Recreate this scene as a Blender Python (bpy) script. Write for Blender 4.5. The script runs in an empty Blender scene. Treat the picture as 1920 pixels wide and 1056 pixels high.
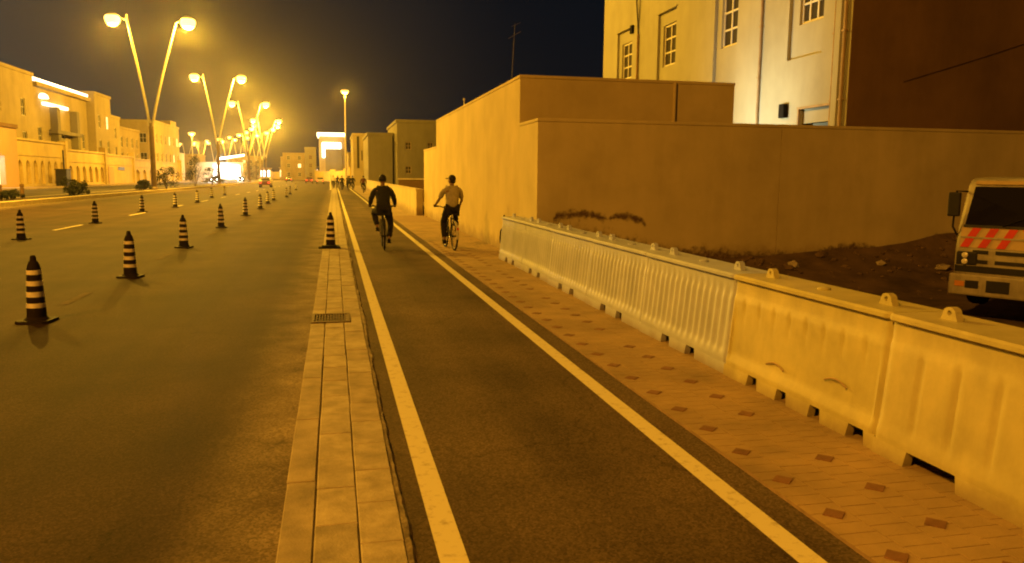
import bpy, bmesh, math, random
from mathutils import Vector, Matrix, Quaternion
random.seed(7)
S = bpy.context.scene
COL = S.collection
R = math.radians

# ------------------------------------------------------------------ camera
cam_d = bpy.data.cameras.new("camera")
cam = bpy.data.objects.new("camera", cam_d); COL.objects.link(cam); S.camera = cam
cam_d.sensor_width = 36.0; cam_d.lens = 1478.0 / 1920.0 * 36.0
cam_d.clip_start = 0.1; cam_d.clip_end = 6000
EYE = 1.8
_yaw, _pitch, _roll = R(12.7), math.atan((528 - 333) / 1478.0), 0.010
_f = Vector((math.sin(_yaw) * math.cos(_pitch), math.cos(_yaw) * math.cos(_pitch), -math.sin(_pitch)))
_r = Vector((math.cos(_yaw), -math.sin(_yaw), 0)); _u = _r.cross(_f)
_r2 = math.cos(_roll) * _r + math.sin(_roll) * _u; _u2 = -math.sin(_roll) * _r + math.cos(_roll) * _u
M = Matrix((_r2, _u2, -_f)).transposed().to_4x4(); M.translation = (0, 0, EYE)
cam.matrix_world = M

# ------------------------------------------------------------------ night sky
W = bpy.data.worlds.new("World"); S.world = W; W.use_nodes = True
nt = W.node_tree; nt.nodes.clear()
o_ = nt.nodes.new("ShaderNodeOutputWorld"); bg = nt.nodes.new("ShaderNodeBackground")
tc = nt.nodes.new("ShaderNodeTexCoord"); sx = nt.nodes.new("ShaderNodeSeparateXYZ")
dt = nt.nodes.new("ShaderNodeVectorMath"); dt.operation = 'DOT_PRODUCT'   # the city's light dome lies ahead to the left
nt.links.new(tc.outputs["Generated"], sx.inputs[0]); nt.links.new(tc.outputs["Generated"], dt.inputs[0]); dt.inputs[1].default_value = (-0.56, 0.83, 0.0)
def ramp(pts):
    r = nt.nodes.new("ShaderNodeValToRGB"); r.color_ramp.interpolation = 'EASE'
    r.color_ramp.elements[0].position = pts[0][0]; r.color_ramp.elements[0].color = (*pts[0][1], 1)
    r.color_ramp.elements[1].position = pts[-1][0]; r.color_ramp.elements[1].color = (*pts[-1][1], 1)
    for p, c in pts[1:-1]:
        e = r.color_ramp.elements.new(p); e.color = (*c, 1)
    return r
elev = ramp([(0.0, (0.0050, 0.0055, 0.0070)), (0.25, (0.0028, 0.0045, 0.0075)), (0.8, (0.0015, 0.0030, 0.0055))])
dome = ramp([(0.66, (0, 0, 0)), (0.86, (0.014, 0.0105, 0.0075)), (1.0, (0.054, 0.040, 0.026))])
nt.links.new(sx.outputs["Z"], elev.inputs[0]); nt.links.new(dt.outputs["Value"], dome.inputs[0])
ad = nt.nodes.new("ShaderNodeMix"); ad.data_type = 'RGBA'; ad.blend_type = 'ADD'; ad.inputs[0].default_value = 1.0
nt.links.new(elev.outputs[0], ad.inputs[6]); nt.links.new(dome.outputs[0], ad.inputs[7])
nt.links.new(ad.outputs[2], bg.inputs[0]); bg.inputs[1].default_value = 1.0
nt.links.new(bg.outputs[0], o_.inputs[0])

S.view_settings.view_transform = 'Standard'; S.view_settings.look = 'None'
S.view_settings.exposure = 0.0; S.view_settings.gamma = 1.0; S.view_settings.use_curve_mapping = False
S.render.engine = 'CYCLES'
S.cycles.use_denoising = True
S.cycles.max_bounces = 6; S.cycles.diffuse_bounces = 3; S.cycles.volume_bounces = 0
S.cycles.sample_clamp_indirect = 4.0
S.cycles.use_light_tree = True
S.cycles.filter_width = 2.0

SODIUM = (1.0, 0.515, 0.035)
LAMP_W = 36000.0
HAZE_DENSITY = 0.00013

# ------------------------------------------------------------------ materials
def mat(name, col, rough=0.8, var=0.0, scale=3.0, bump=0.0, bscale=60.0, metal=0.0, emit=None, estr=0.0,
        col2=None, spec=0.3, trans=0.0, coat=0.0):
    m = bpy.data.materials.new(name); m.use_nodes = True
    n = m.node_tree; b = n.nodes["Principled BSDF"]
    b.inputs["Base Color"].default_value = (*col, 1); b.inputs["Roughness"].default_value = rough
    b.inputs["Metallic"].default_value = metal; b.inputs["Specular IOR Level"].default_value = spec
    if emit:
        b.inputs["Emission Color"].default_value = (*emit, 1); b.inputs["Emission Strength"].default_value = estr
    if trans: b.inputs["Transmission Weight"].default_value = trans
    if coat: b.inputs["Coat Weight"].default_value = coat
    geo = None
    if var or bump:
        geo = n.nodes.new("ShaderNodeNewGeometry")
    if var:
        nz = n.nodes.new("ShaderNodeTexNoise"); nz.inputs["Scale"].default_value = scale; nz.inputs["Detail"].default_value = 7
        nz.inputs["Roughness"].default_value = 0.62
        n.links.new(geo.outputs["Position"], nz.inputs["Vector"])
        rp = n.nodes.new("ShaderNodeValToRGB")
        c2 = col2 or tuple(c * (1 - var) for c in col)
        rp.color_ramp.elements[0].position = 0.32; rp.color_ramp.elements[0].color = (*c2, 1)
        rp.color_ramp.elements[1].position = 0.68; rp.color_ramp.elements[1].color = (*[min(1, c * (1 + var * 0.5)) for c in col], 1)
        n.links.new(nz.outputs[0], rp.inputs[0]); n.links.new(rp.outputs[0], b.inputs["Base Color"])
    if bump:
        n2 = n.nodes.new("ShaderNodeTexNoise"); n2.inputs["Scale"].default_value = bscale; n2.inputs["Detail"].default_value = 5
        n.links.new(geo.outputs["Position"], n2.inputs["Vector"])
        bp = n.nodes.new("ShaderNodeBump"); bp.inputs["Strength"].default_value = bump; bp.inputs["Distance"].default_value = 0.01
        n.links.new(n2.outputs[0], bp.inputs["Height"]); n.links.new(bp.outputs[0], b.inputs["Normal"])
    return m

def weather(m, streak=.25, base=0.0, sy=1.0):
    """rain streaks running down, blotchy patches and a dusty splash band near the ground"""
    n = m.node_tree; b = n.nodes["Principled BSDF"]; L = n.links.new; src = b.inputs["Base Color"].links[0].from_socket
    geo = n.nodes.new("ShaderNodeNewGeometry"); mp = n.nodes.new("ShaderNodeMapping"); mp.inputs["Scale"].default_value = (1.3 * sy, 1.3 * sy, .22 * sy); L(geo.outputs["Position"], mp.inputs[0])
    def noise(vec, sc, det=7):
        z = n.nodes.new("ShaderNodeTexNoise"); z.inputs["Scale"].default_value = sc; z.inputs["Detail"].default_value = det; z.inputs["Roughness"].default_value = .65; L(vec, z.inputs["Vector"]); return z.outputs[0]
    def rng(v, a, b_, c, d):
        q = n.nodes.new("ShaderNodeMapRange"); q.interpolation_type = 'SMOOTHSTEP'
        for i, x in enumerate((a, b_, c, d)): q.inputs[i + 1].default_value = x
        L(v, q.inputs[0]); return q.outputs[0]
    def mul(c, f):
        x = n.nodes.new("ShaderNodeMix"); x.data_type = 'RGBA'; x.blend_type = 'MULTIPLY'; x.inputs[0].default_value = 1; L(c, x.inputs[6]); L(f, x.inputs[7]); return x.outputs[2]
    c = mul(src, rng(noise(mp.outputs[0], 1.0), .36, .62, 1 - streak, 1.0))
    c = mul(c, rng(noise(geo.outputs["Position"], .9 * sy, 8), .32, .55, 1 - streak * .8, 1.0))
    if base:
        sp = n.nodes.new("ShaderNodeSeparateXYZ"); L(geo.outputs["Position"], sp.inputs[0])
        a = n.nodes.new("ShaderNodeMath"); a.operation = 'MULTIPLY_ADD'; L(noise(geo.outputs["Position"], 2.5, 9), a.inputs[0]); a.inputs[1].default_value = -base * 1.6; L(sp.outputs[2], a.inputs[2])
        x = n.nodes.new("ShaderNodeMix"); x.data_type = 'RGBA'; L(rng(a.outputs[0], -base * .9, base * .1, .75, 0.0), x.inputs[0]); L(c, x.inputs[6]); x.inputs[7].default_value = (.17, .11, .06, 1); c = x.outputs[2]
    L(c, b.inputs["Base Color"])

def asphalt(name, col, sand_edges=(), patch=0.35, sand=(0.22, 0.17, 0.11)):
    """asphalt with worn patches, fine grain, and blown sand lying along given X positions"""
    m = mat(name, col, 0.82, 0, bump=0.35, bscale=140, spec=0.06)
    n = m.node_tree; b = n.nodes["Principled BSDF"]; L = n.links.new
    geo = n.nodes.new("ShaderNodeNewGeometry")
    def noise(sc, det=6):
        z = n.nodes.new("ShaderNodeTexNoise"); z.inputs["Scale"].default_value = sc; z.inputs["Detail"].default_value = det
        L(geo.outputs["Position"], z.inputs["Vector"]); return z.outputs[0]
    def ramp(v, p0, c0, p1, c1):
        r = n.nodes.new("ShaderNodeValToRGB"); r.color_ramp.elements[0].position = p0; r.color_ramp.elements[1].position = p1
        r.color_ramp.elements[0].color = (*c0, 1); r.color_ramp.elements[1].color = (*c1, 1); L(v, r.inputs[0]); return r.outputs[0]
    def mix(fac, a, c, mode='MIX'):
        x = n.nodes.new("ShaderNodeMix"); x.data_type = 'RGBA'; x.blend_type = mode
        if isinstance(fac, float): x.inputs[0].default_value = fac
        else: L(fac, x.inputs[0])
        L(a, x.inputs[6]); L(c, x.inputs[7]); return x.outputs[2]
    lo = tuple(c * (1 - patch) for c in col); hi = tuple(c * (1 + patch) for c in col)
    c = ramp(noise(0.55, 8), 0.33, lo, 0.68, hi)
    g = ramp(noise(90, 3), 0.25, (0.62,) * 3, 0.8, (1.3,) * 3)
    c = mix(1.0, c, g, 'MULTIPLY')
    if sand_edges:
        sp = n.nodes.new("ShaderNodeSeparateXYZ"); L(geo.outputs["Position"], sp.inputs[0])
        for xc, wd in sand_edges:
            sb = n.nodes.new("ShaderNodeMath"); sb.operation = 'SUBTRACT'; L(sp.outputs[0], sb.inputs[0]); sb.inputs[1].default_value = xc
            ab = n.nodes.new("ShaderNodeMath"); ab.operation = 'ABSOLUTE'; L(sb.outputs[0], ab.inputs[0])
            mp = n.nodes.new("ShaderNodeMapRange"); mp.interpolation_type = 'SMOOTHSTEP'
            mp.inputs[1].default_value = 0.0; mp.inputs[2].default_value = wd; mp.inputs[3].default_value = 1.0; mp.inputs[4].default_value = 0.0
            L(ab.outputs[0], mp.inputs[0])
            mm = n.nodes.new("ShaderNodeMath"); mm.operation = 'MULTIPLY'; L(mp.outputs[0], mm.inputs[0])
            r = ramp(noise(2.2, 8), 0.3, (0.25,) * 3, 0.7, (0.95,) * 3); L(r, mm.inputs[1])
            rgb = n.nodes.new("ShaderNodeRGB"); rgb.outputs[0].default_value = (*sand, 1)
            c = mix(mm.outputs[0], c, rgb.outputs[0])
    # tyre-polished tracks along the road, stone chips, hairline cracks
    mp = n.nodes.new("ShaderNodeMapping"); mp.inputs["Scale"].default_value = (1.5, .035, 1); L(geo.outputs["Position"], mp.inputs[0])
    z = n.nodes.new("ShaderNodeTexNoise"); z.inputs["Scale"].default_value = 1; z.inputs["Detail"].default_value = 6; L(mp.outputs[0], z.inputs["Vector"])
    c = mix(1.0, c, ramp(z.outputs[0], 0.35, (.74,) * 3, 0.62, (1.1,) * 3), 'MULTIPLY')
    vo = n.nodes.new("ShaderNodeTexVoronoi"); vo.inputs["Scale"].default_value = 75; L(geo.outputs["Position"], vo.inputs["Vector"])
    c = mix(1.0, c, ramp(vo.outputs["Color"], 0.2, (.68,) * 3, 0.95, (1.5,) * 3), 'MULTIPLY')
    wv = n.nodes.new("ShaderNodeTexVoronoi"); wv.feature = 'DISTANCE_TO_EDGE'; wv.inputs["Scale"].default_value = .33
    wn = n.nodes.new("ShaderNodeTexNoise"); wn.inputs["Scale"].default_value = 1.7; wn.inputs["Detail"].default_value = 8; L(geo.outputs["Position"], wn.inputs["Vector"])
    wm = n.nodes.new("ShaderNodeMix"); wm.data_type = 'RGBA'; wm.blend_type = 'ADD'; wm.inputs[0].default_value = .9; L(geo.outputs["Position"], wm.inputs[6]); L(wn.outputs["Color"], wm.inputs[7]); L(wm.outputs[2], wv.inputs["Vector"])
    c = mix(1.0, c, ramp(wv.outputs["Distance"], 0.0008, (.62,) * 3, 0.0045, (1.0,) * 3), 'MULTIPLY')
    L(c, b.inputs["Base Color"])
    return m

def paint_worn(name, col, under, wear=0.45, scale=9):
    m = mat(name, col, 0.85, 0, bump=0.2, bscale=120, spec=0.05)
    n = m.node_tree; b = n.nodes["Principled BSDF"]; L = n.links.new
    geo = n.nodes.new("ShaderNodeNewGeometry")
    z = n.nodes.new("ShaderNodeTexNoise"); z.inputs["Scale"].default_value = scale; z.inputs["Detail"].default_value = 9; z.inputs["Roughness"].default_value = 0.7
    L(geo.outputs["Position"], z.inputs["Vector"])
    r = n.nodes.new("ShaderNodeValToRGB"); r.color_ramp.elements[0].position = wear - 0.12; r.color_ramp.elements[1].position = wear + 0.08
    r.color_ramp.elements[0].color = (*under, 1); r.color_ramp.elements[1].color = (*col, 1)
    L(z.outputs[0], r.inputs[0]); L(r.outputs[0], b.inputs["Base Color"])
    return m

MT = {}
MT['road'] = asphalt('road_asphalt', (0.043, 0.0255, 0.0145), sand_edges=[(-0.3, 0.75), (-18.0, 1.6)])
MT['lane'] = asphalt('lane_asphalt', (0.102, 0.072, 0.044), sand_edges=[(2.42, 0.16)], sand=(0.10, 0.075, 0.05))
MT['far_road'] = asphalt('far_road_asphalt', (0.085, 0.073, 0.056))
MT['line'] = paint_worn('lane_line_paint', (0.60, 0.545, 0.34), (0.30, 0.24, 0.16), 0.39, 14)
MT['dash'] = paint_worn('dash_paint', (0.60, 0.52, 0.38), (0.20, 0.16, 0.11), 0.42, 10)
MT['dash_faded'] = paint_worn('faded_dash_paint', (0.10, 0.066, 0.042), (0.043, 0.0245, 0.014), 0.5, 8)
MT['concrete'] = mat('kerb_concrete', (0.36, 0.30, 0.21), 0.9, 0.35, 5, 0.5, 70)
MT['concrete2'] = mat('kerb_concrete_pale', (0.40, 0.335, 0.235), 0.9, 0.32, 7, 0.5, 70)
MT['concrete3'] = mat('kerb_concrete_brown', (0.335, 0.27, 0.185), 0.9, 0.35, 4, 0.5, 70)
MT['joint'] = mat('joint_sand', (0.15, 0.11, 0.07), 0.95, 0.3, 20)
MT['paver_joint'] = mat('paving_joint_sand', (0.24, 0.155, 0.085), 0.95, 0.3, 8)
MT['haunch'] = mat('rough_concrete', (0.25, 0.195, 0.125), 0.95, 0.55, 6, 0.9, 40)
MT['paver'] = mat('tan_paving', (0.30, 0.208, 0.105), 0.9, 0.34, 1.3, 0.4, 80)
MT['red_paver'] = mat('red_paving', (0.185, 0.090, 0.045), 0.85, 0.35, 9, 0.4, 80)
MT['sand'] = mat('sandy_ground', (0.30, 0.22, 0.14), 0.95, 0.35, 0.5, 0.6, 25)
MT['lot'] = mat('dark_soil', (0.115, 0.074, 0.043), 0.97, 0.55, 1.4, 1.0, 14)
MT['rock'] = mat('rubble_stone', (0.135, 0.088, 0.052), 0.95, 0.4, 5, 0.6, 40)
MT['soil'] = mat('planter_soil', (0.055, 0.034, 0.019), 0.97, 0.5, 1.2, 1.0, 12)
MT['white_plastic'] = mat('white_plastic', (0.40, 0.425, 0.54), 0.5, 0.16, 2.5, 0.05, 40, spec=0.4)
MT['yellow_plastic'] = mat('yellowed_plastic', (0.465, 0.41, 0.16), 0.5, 0.2, 2.2, 0.08, 30, spec=0.4)
MT['yellow_plastic2'] = mat('dusty_yellow_plastic', (0.455, 0.40, 0.18), 0.5, 0.2, 2.2, 0.08, 30, spec=0.4)
MT['stucco'] = mat('tan_stucco', (0.51, 0.42, 0.22), 0.92, 0.12, 0.7, 0.35, 45)
MT['stucco_annex'] = mat('annex_stucco', (0.49, 0.395, 0.20), 0.92, 0.13, 0.7, 0.35, 45)
MT['villa_cream'] = mat('villa_cream_render', (0.37, 0.355, 0.27), 0.92, 0.10, 0.6, 0.3, 40)
MT['villa_brown'] = mat('villa_brown_render', (0.17, 0.098, 0.045), 0.95, 0.2, 0.5, 0.3, 40)
MT['stain'] = mat('soil_stain', (0.085, 0.048, 0.024), 0.97, 0.6, 9, 0.6, 50)
MT['coping'] = mat('coping_cement', (0.50, 0.40, 0.25), 0.92, 0.2, 3, 0.4, 60)
MT['pipe'] = mat('painted_pipe', (0.34, 0.24, 0.13), 0.7, 0.25, 4)
MT['pipe_dark'] = mat('dark_pipe', (0.06, 0.045, 0.03), 0.6, 0.2, 4)
MT['frame'] = mat('white_window_frame', (0.62, 0.58, 0.48), 0.6, 0.1, 5)
MT['glass'] = mat('dark_window_glass', (0.040, 0.034, 0.026), 0.6, spec=0.03)
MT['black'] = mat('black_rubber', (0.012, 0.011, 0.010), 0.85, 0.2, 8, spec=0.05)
MT['cone'] = mat('dark_cone_rubber', (0.020, 0.013, 0.009), 0.75, 0.3, 8, spec=0.06)
MT['cone_band'] = mat('white_cone_sleeve', (0.72, 0.64, 0.48), 0.45, 0.2, 10)
MT['steel'] = mat('galvanised_steel', (0.55, 0.50, 0.40), 0.5, 0.15, 3, metal=0.3)
MT['pole'] = mat('lamp_pole_paint', (0.40, 0.33, 0.22), 0.5, 0.2, 2)
MT['pole_dark'] = mat('lamp_post_brown_paint', (0.13, 0.085, 0.05), 0.6, 0.2, 2)
MT['lens'] = mat('lamp_lens_glow', (1, 0.8, 0.4), 0.4, emit=(1.0, 0.70, 0.17), estr=3.4)
MT['lens_white'] = mat('white_lens_glow', (1, 0.95, 0.8), 0.4, emit=(1.0, 0.86, 0.55), estr=26)
MT['led'] = mat('led_strip_glow', (1, 1, 1), 0.4, emit=(1.0, 0.86, 0.58), estr=3.2)
MT['shop'] = mat('white_panel_glow', (1, 1, 1), 0.4, emit=(1.0, 0.93, 0.84), estr=4.5)
MT['warm_win'] = mat('lit_window', (1, 0.9, 0.6), 0.5, emit=(1.0, 0.8, 0.45), estr=1.6)
MT['gate_glow'] = mat('lit_porch', (0.9, 1, 0.9), 0.5, emit=(0.75, 0.95, 0.85), estr=0.9)
MT['v_wall'] = mat('distant_villa_render', (0.36, 0.29, 0.17), 0.92, 0.15, 0.25, 0.2, 8)
MT['v_wall2'] = mat('distant_villa_render_brown', (0.34, 0.26, 0.15), 0.92, 0.15, 0.25, 0.2, 8)
MT['v_wall3'] = mat('distant_villa_render_grey', (0.20, 0.175, 0.12), 0.92, 0.15, 0.25, 0.2, 8)
MT['arc_wall'] = mat('boundary_render', (0.50, 0.38, 0.16), 0.92, 0.12, 0.4, 0.2, 8)
MT['arc_pink'] = mat('pink_boundary_render', (0.42, 0.27, 0.17), 0.92, 0.12, 0.4, 0.2, 8)
MT['leaf'] = mat('shrub_leaf', (0.030, 0.034, 0.014), 0.8, 0.6, 5)
MT['bark'] = mat('shrub_bark', (0.07, 0.05, 0.03), 0.9, 0.3, 8)
MT['skin'] = mat('skin', (0.20, 0.115, 0.07), 0.6, 0.1, 20)
MT['hair'] = mat('dark_hair', (0.012, 0.009, 0.007), 0.7, 0.2, 30)
MT['cloth_dark'] = mat('dark_cloth', (0.020, 0.020, 0.018), 0.95, 0.3, 12, 0.4, 60)
MT['cloth_navy'] = mat('dark_trouser_cloth', (0.014, 0.012, 0.013), 0.95, 0.3, 12, 0.4, 60)
MT['cloth_khaki'] = mat('khaki_shirt_cloth', (0.31, 0.275, 0.18), 0.95, 0.2, 12, 0.4, 50)
MT['cloth_red'] = mat('maroon_cloth', (0.10, 0.03, 0.03), 0.95, 0.2, 12)
MT['cloth_white'] = mat('white_cloth', (0.6, 0.56, 0.46), 0.95, 0.2, 12)
MT['bike'] = mat('dark_bike_paint', (0.02, 0.018, 0.016), 0.4, 0.1, 5, spec=0.5)
MT['bike_pale'] = mat('pale_mudguard', (0.42, 0.40, 0.30), 0.45, 0.1, 5)
MT['chrome'] = mat('spoke_metal', (0.45, 0.42, 0.36), 0.35, metal=0.8)
MT['truck'] = mat('truck_white_paint', (0.34, 0.30, 0.22), 0.5, 0.2, 3, spec=0.35)
MT['truck_red'] = mat('red_reflective_stripe', (0.50, 0.03, 0.015), 0.5, 0.15, 6)
MT['truck_pale'] = mat('pale_reflective_stripe', (0.42, 0.30, 0.15), 0.5, 0.15, 6)
MT['truck_glass'] = mat('windscreen_glass', (0.012, 0.010, 0.009), 0.08, spec=0.6)
MT['trim'] = mat('dark_trim', (0.016, 0.014, 0.012), 0.6, 0.2, 6)
MT['lamp_clear'] = mat('headlamp_glass', (0.62, 0.58, 0.48), 0.2, spec=0.6)
MT['amber'] = mat('amber_lens', (0.5, 0.2, 0.03), 0.3)
MT['car_body'] = mat('car_paint_silver', (0.35, 0.33, 0.30), 0.35, spec=0.5, coat=0.5)
MT['car_red'] = mat('car_paint_maroon', (0.14, 0.04, 0.03), 0.35, spec=0.5, coat=0.5)
MT['car_dark'] = mat('car_paint_dark', (0.03, 0.03, 0.03), 0.35, spec=0.5, coat=0.5)
MT['tail'] = mat('tail_light_glow', (0.8, 0.05, 0.03), 0.4, emit=(1, 0.06, 0.03), estr=3)
MT['head'] = mat('head_light_glow', (1, 1, 1), 0.3, emit=(1, 0.95, 0.85), estr=55)
MT['trim2'] = mat('dull_antenna_metal', (0.09, 0.08, 0.065), 0.6)
MT['kerb_white'] = mat('limewashed_kerb', (0.62, 0.50, 0.28), 0.85, 0.25, 3, 0.3, 50)
MT['grate'] = mat('rusty_iron', (0.10, 0.055, 0.03), 0.75, 0.4, 25, metal=0.3)

for k_, st_, ba_, sy_ in (('stucco', .10, .5, 1), ('stucco_annex', .07, .5, 1), ('villa_cream', .08, 0, 1), ('villa_brown', .12, 0, 1), ('white_plastic', .09, .16, 3), ('yellow_plastic', .09, .2, 3), ('yellow_plastic2', .10, .2, 3),
                         ('v_wall', .12, 0, .4), ('v_wall2', .12, 0, .4), ('v_wall3', .12, 0, .4), ('arc_wall', .12, 0, .5), ('concrete', .12, 0, 3), ('concrete2', .12, 0, 3), ('concrete3', .12, 0, 3), ('truck', .25, 0, 4)):
    weather(MT[k_], st_, ba_, sy_)

# ------------------------------------------------------------------ mesh helpers
class MB:
    def __init__(s): s.v = []; s.f = []; s.mi = []; s.cur = 0
    def add(s, verts, faces):
        b = len(s.v); s.v += [tuple(p) for p in verts]
        for f in faces: s.f.append(tuple(b + i for i in f)); s.mi.append(s.cur)
    def box(s, x0, x1, y0, y1, z0, z1):
        s.add([(x0, y0, z0), (x1, y0, z0), (x1, y1, z0), (x0, y1, z0), (x0, y0, z1), (x1, y0, z1), (x1, y1, z1), (x0, y1, z1)],
              [(0, 3, 2, 1), (4, 5, 6, 7), (0, 1, 5, 4), (1, 2, 6, 5), (2, 3, 7, 6), (3, 0, 4, 7)])
    def obox(s, c, U, V, N, a, b, d):
        """box from corner c spanning a*U, b*V, d*N"""
        c, U, V, N = Vector(c), Vector(U), Vector(V), Vector(N)
        p = [c, c + U * a, c + U * a + V * b, c + V * b]
        p += [q + N * d for q in p]
        s.add(p, [(0, 3, 2, 1), (4, 5, 6, 7), (0, 1, 5, 4), (1, 2, 6, 5), (2, 3, 7, 6), (3, 0, 4, 7)])
    def tube(s, pts, rad, n=8, caps=True, closed=False):
        pts = [Vector(p) for p in pts]
        if not isinstance(rad, (list, tuple)): rad = [rad] * len(pts)
        b = len(s.v); k = len(pts); up = None
        for i, p in enumerate(pts):
            if closed: d = pts[(i + 1) % k] - pts[i - 1]
            else: d = pts[min(i + 1, k - 1)] - pts[max(i - 1, 0)]
            d.normalize()
            if up is None:
                up = Vector((0, 0, 1)) if abs(d.z) < 0.9 else Vector((1, 0, 0))
            a = d.cross(up); a.normalize(); c = a.cross(d); up = c
            for j in range(n):
                t = 2 * math.pi * j / n
                s.v.append(tuple(p + (a * math.cos(t) + c * math.sin(t)) * rad[i]))
        for i in range(k if closed else k - 1):
            i2 = (i + 1) % k
            for j in range(n):
                s.f.append((b + i * n + j, b + i * n + (j + 1) % n, b + i2 * n + (j + 1) % n, b + i2 * n + j)); s.mi.append(s.cur)
        if caps and not closed:
            s.f.append(tuple(b + j for j in range(n))[::-1]); s.mi.append(s.cur)
            s.f.append(tuple(b + (k - 1) * n + j for j in range(n))); s.mi.append(s.cur)
    def lathe(s, prof, n=20, c=(0, 0, 0), sq=1.0, axis='z', sy=1.0):
        b = len(s.v)
        for r, z in prof:
            for j in range(n):
                t = 2 * math.pi * j / n
                if axis == 'z': s.v.append((c[0] + r * math.cos(t), c[1] + sy * r * math.sin(t), c[2] + z))
                else: s.v.append((c[0] + z, c[1] + r * math.cos(t), c[2] + r * math.sin(t)))
        for i in range(len(prof) - 1):
            for j in range(n):
                s.f.append((b + i * n + j, b + i * n + (j + 1) % n, b + (i + 1) * n + (j + 1) % n, b + (i + 1) * n + j)); s.mi.append(s.cur)
        s.f.append(tuple(b + j for j in range(n))[::-1]); s.mi.append(s.cur)
        s.f.append(tuple(b + (len(prof) - 1) * n + j for j in range(n))); s.mi.append(s.cur)
    def build(s, name, m, parent=None, smooth=False, bevel=0.0, bseg=2):
        me = bpy.data.meshes.new(name); me.from_pydata(s.v, [], s.f)
        ms = m if isinstance(m, (list, tuple)) else [m]
        for q in ms: me.materials.append(MT[q] if isinstance(q, str) else q)
        if len(ms) > 1: me.polygons.foreach_set("material_index", s.mi)
        bm = bmesh.new(); bm.from_mesh(me); bmesh.ops.recalc_face_normals(bm, faces=bm.faces); bm.to_mesh(me); bm.free()
        if smooth:
            me.polygons.foreach_set("use_smooth", [True] * len(me.polygons)); me.set_sharp_from_angle(angle=R(38))
        me.update()
        o = bpy.data.objects.new(name, me); COL.objects.link(o)
        if parent: o.parent = parent
        if bevel:
            mo = o.modifiers.new("bevel", 'BEVEL'); mo.width = bevel; mo.segments = bseg; mo.limit_method = 'ANGLE'
        return o

def tag(o, label=None, cat=None, group=None, kind=None):
    if label: o['label'] = label
    if cat: o['category'] = cat
    if group: o['group'] = group
    if kind: o['kind'] = kind
    return o

def thing(name, label, cat, loc=(0, 0, 0), rz=0.0, group=None):
    o = bpy.data.objects.new(name, None); COL.objects.link(o); o.empty_display_size = 0.3
    o.location = loc; o.rotation_euler = (0, 0, rz); return tag(o, label, cat, group)

KIDS = {}
def copy_tree(o, parent=None):
    c = o.copy(); COL.objects.link(c)
    if parent: c.parent = parent
    for ch in list(o.children):
        copy_tree(ch, c)
    return c
ORD = ['first', 'second', 'third', 'fourth', 'fifth', 'sixth', 'seventh', 'eighth', 'ninth', 'tenth', 'eleventh', 'twelfth',
       'thirteenth', 'fourteenth', 'fifteenth', 'sixteenth', 'seventeenth', 'eighteenth']

def bend(y):
    """sideways shift of the boulevard, which swings left far away"""
    return 0.0 if y < 230 else -0.001 * (y - 230) ** 2
def ysteps(y0, y1, step=10):
    k = max(1, int(math.ceil((y1 - y0) / step))); return [y0 + (y1 - y0) * i / k for i in range(k + 1)]
def strip(x0, x1, y0, y1, z, step=12, mb=None):
    mb = mb or MB(); ys = ysteps(y0, y1, step); v = []; f = []
    for y in ys:
        b = bend(y); v += [(x0 + b, y, z), (x1 + b, y, z)]
    for i in range(len(ys) - 1): f.append((2 * i, 2 * i + 1, 2 * i + 3, 2 * i + 2))
    mb.add(v, f); return mb
def solid_strip(x0, x1, y0, y1, z0, z1, step=12, mb=None):
    mb = mb or MB(); ys = ysteps(y0, y1, step); v = []; f = []
    for y in ys:
        b = bend(y); v += [(x0 + b, y, z0), (x1 + b, y, z0), (x1 + b, y, z1), (x0 + b, y, z1)]
    n = len(ys)
    for i in range(n - 1):
        for k in range(4): f.append((4 * i + k, 4 * i + (k + 1) % 4, 4 * i + 4 + (k + 1) % 4, 4 * i + 4 + k))
    f += [(0, 3, 2, 1), (4 * n - 4, 4 * n - 3, 4 * n - 2, 4 * n - 1)]
    mb.add(v, f); return mb

# ------------------------------------------------------------------ ground, roads
g = MB()
B = 3000
g.add([(-B, -B, -.17), (4.2, -B, -.17), (4.2, B, -.17), (-B, B, -.17)], [(0, 1, 2, 3)])
g.add([(4.2, 15.6, -.17), (B, 15.6, -.17), (B, B, -.17), (4.2, B, -.17)], [(0, 1, 2, 3)])
g.add([(4.2, -B, -.17), (B, -B, -.17), (B, -20, -.17), (4.2, -20, -.17)], [(0, 1, 2, 3)])
g.add([(45, -20, -.17), (B, -20, -.17), (B, 15.6, -.17), (45, 15.6, -.17)], [(0, 1, 2, 3)])
tag(g.build('ground', 'sand'), kind='structure')

road = tag(strip(-18.0, -0.28, -40, 560, -.12).build('road', 'road'), kind='structure')
tag(strip(-34.5, -21.6, -40, 560, -.12).build('opposite_road', 'far_road'), kind='structure')
lane = tag(strip(0.30, 2.46, -20, 300, 0.0).build('bike_lane', 'lane'), kind='structure')
strip(0.452, 0.588, -20, 300, .005).build('lane_line', 'line', lane)
strip(2.115, 2.250, -20, 300, .005).build('lane_line', 'line', lane)
for k in range(-2, 14):
    y = 29.3 + 10.2 * k
    strip(-9.32, -9.18, y, y + 3.1, -.115).build('lane_dash', 'dash', road)
for y0, y1 in ((3.6, 4.9), (12.6, 13.85), (19.0, 20.3), (26.4, 28.0), (35, 37.5)):
    strip(-3.98, -3.85, y0, y1, -.115).build('lane_dash', 'dash_faded', road)
strip(-17.35, -17.2, -20, 250, -.115).build('edge_line', 'dash_faded', road)

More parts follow.
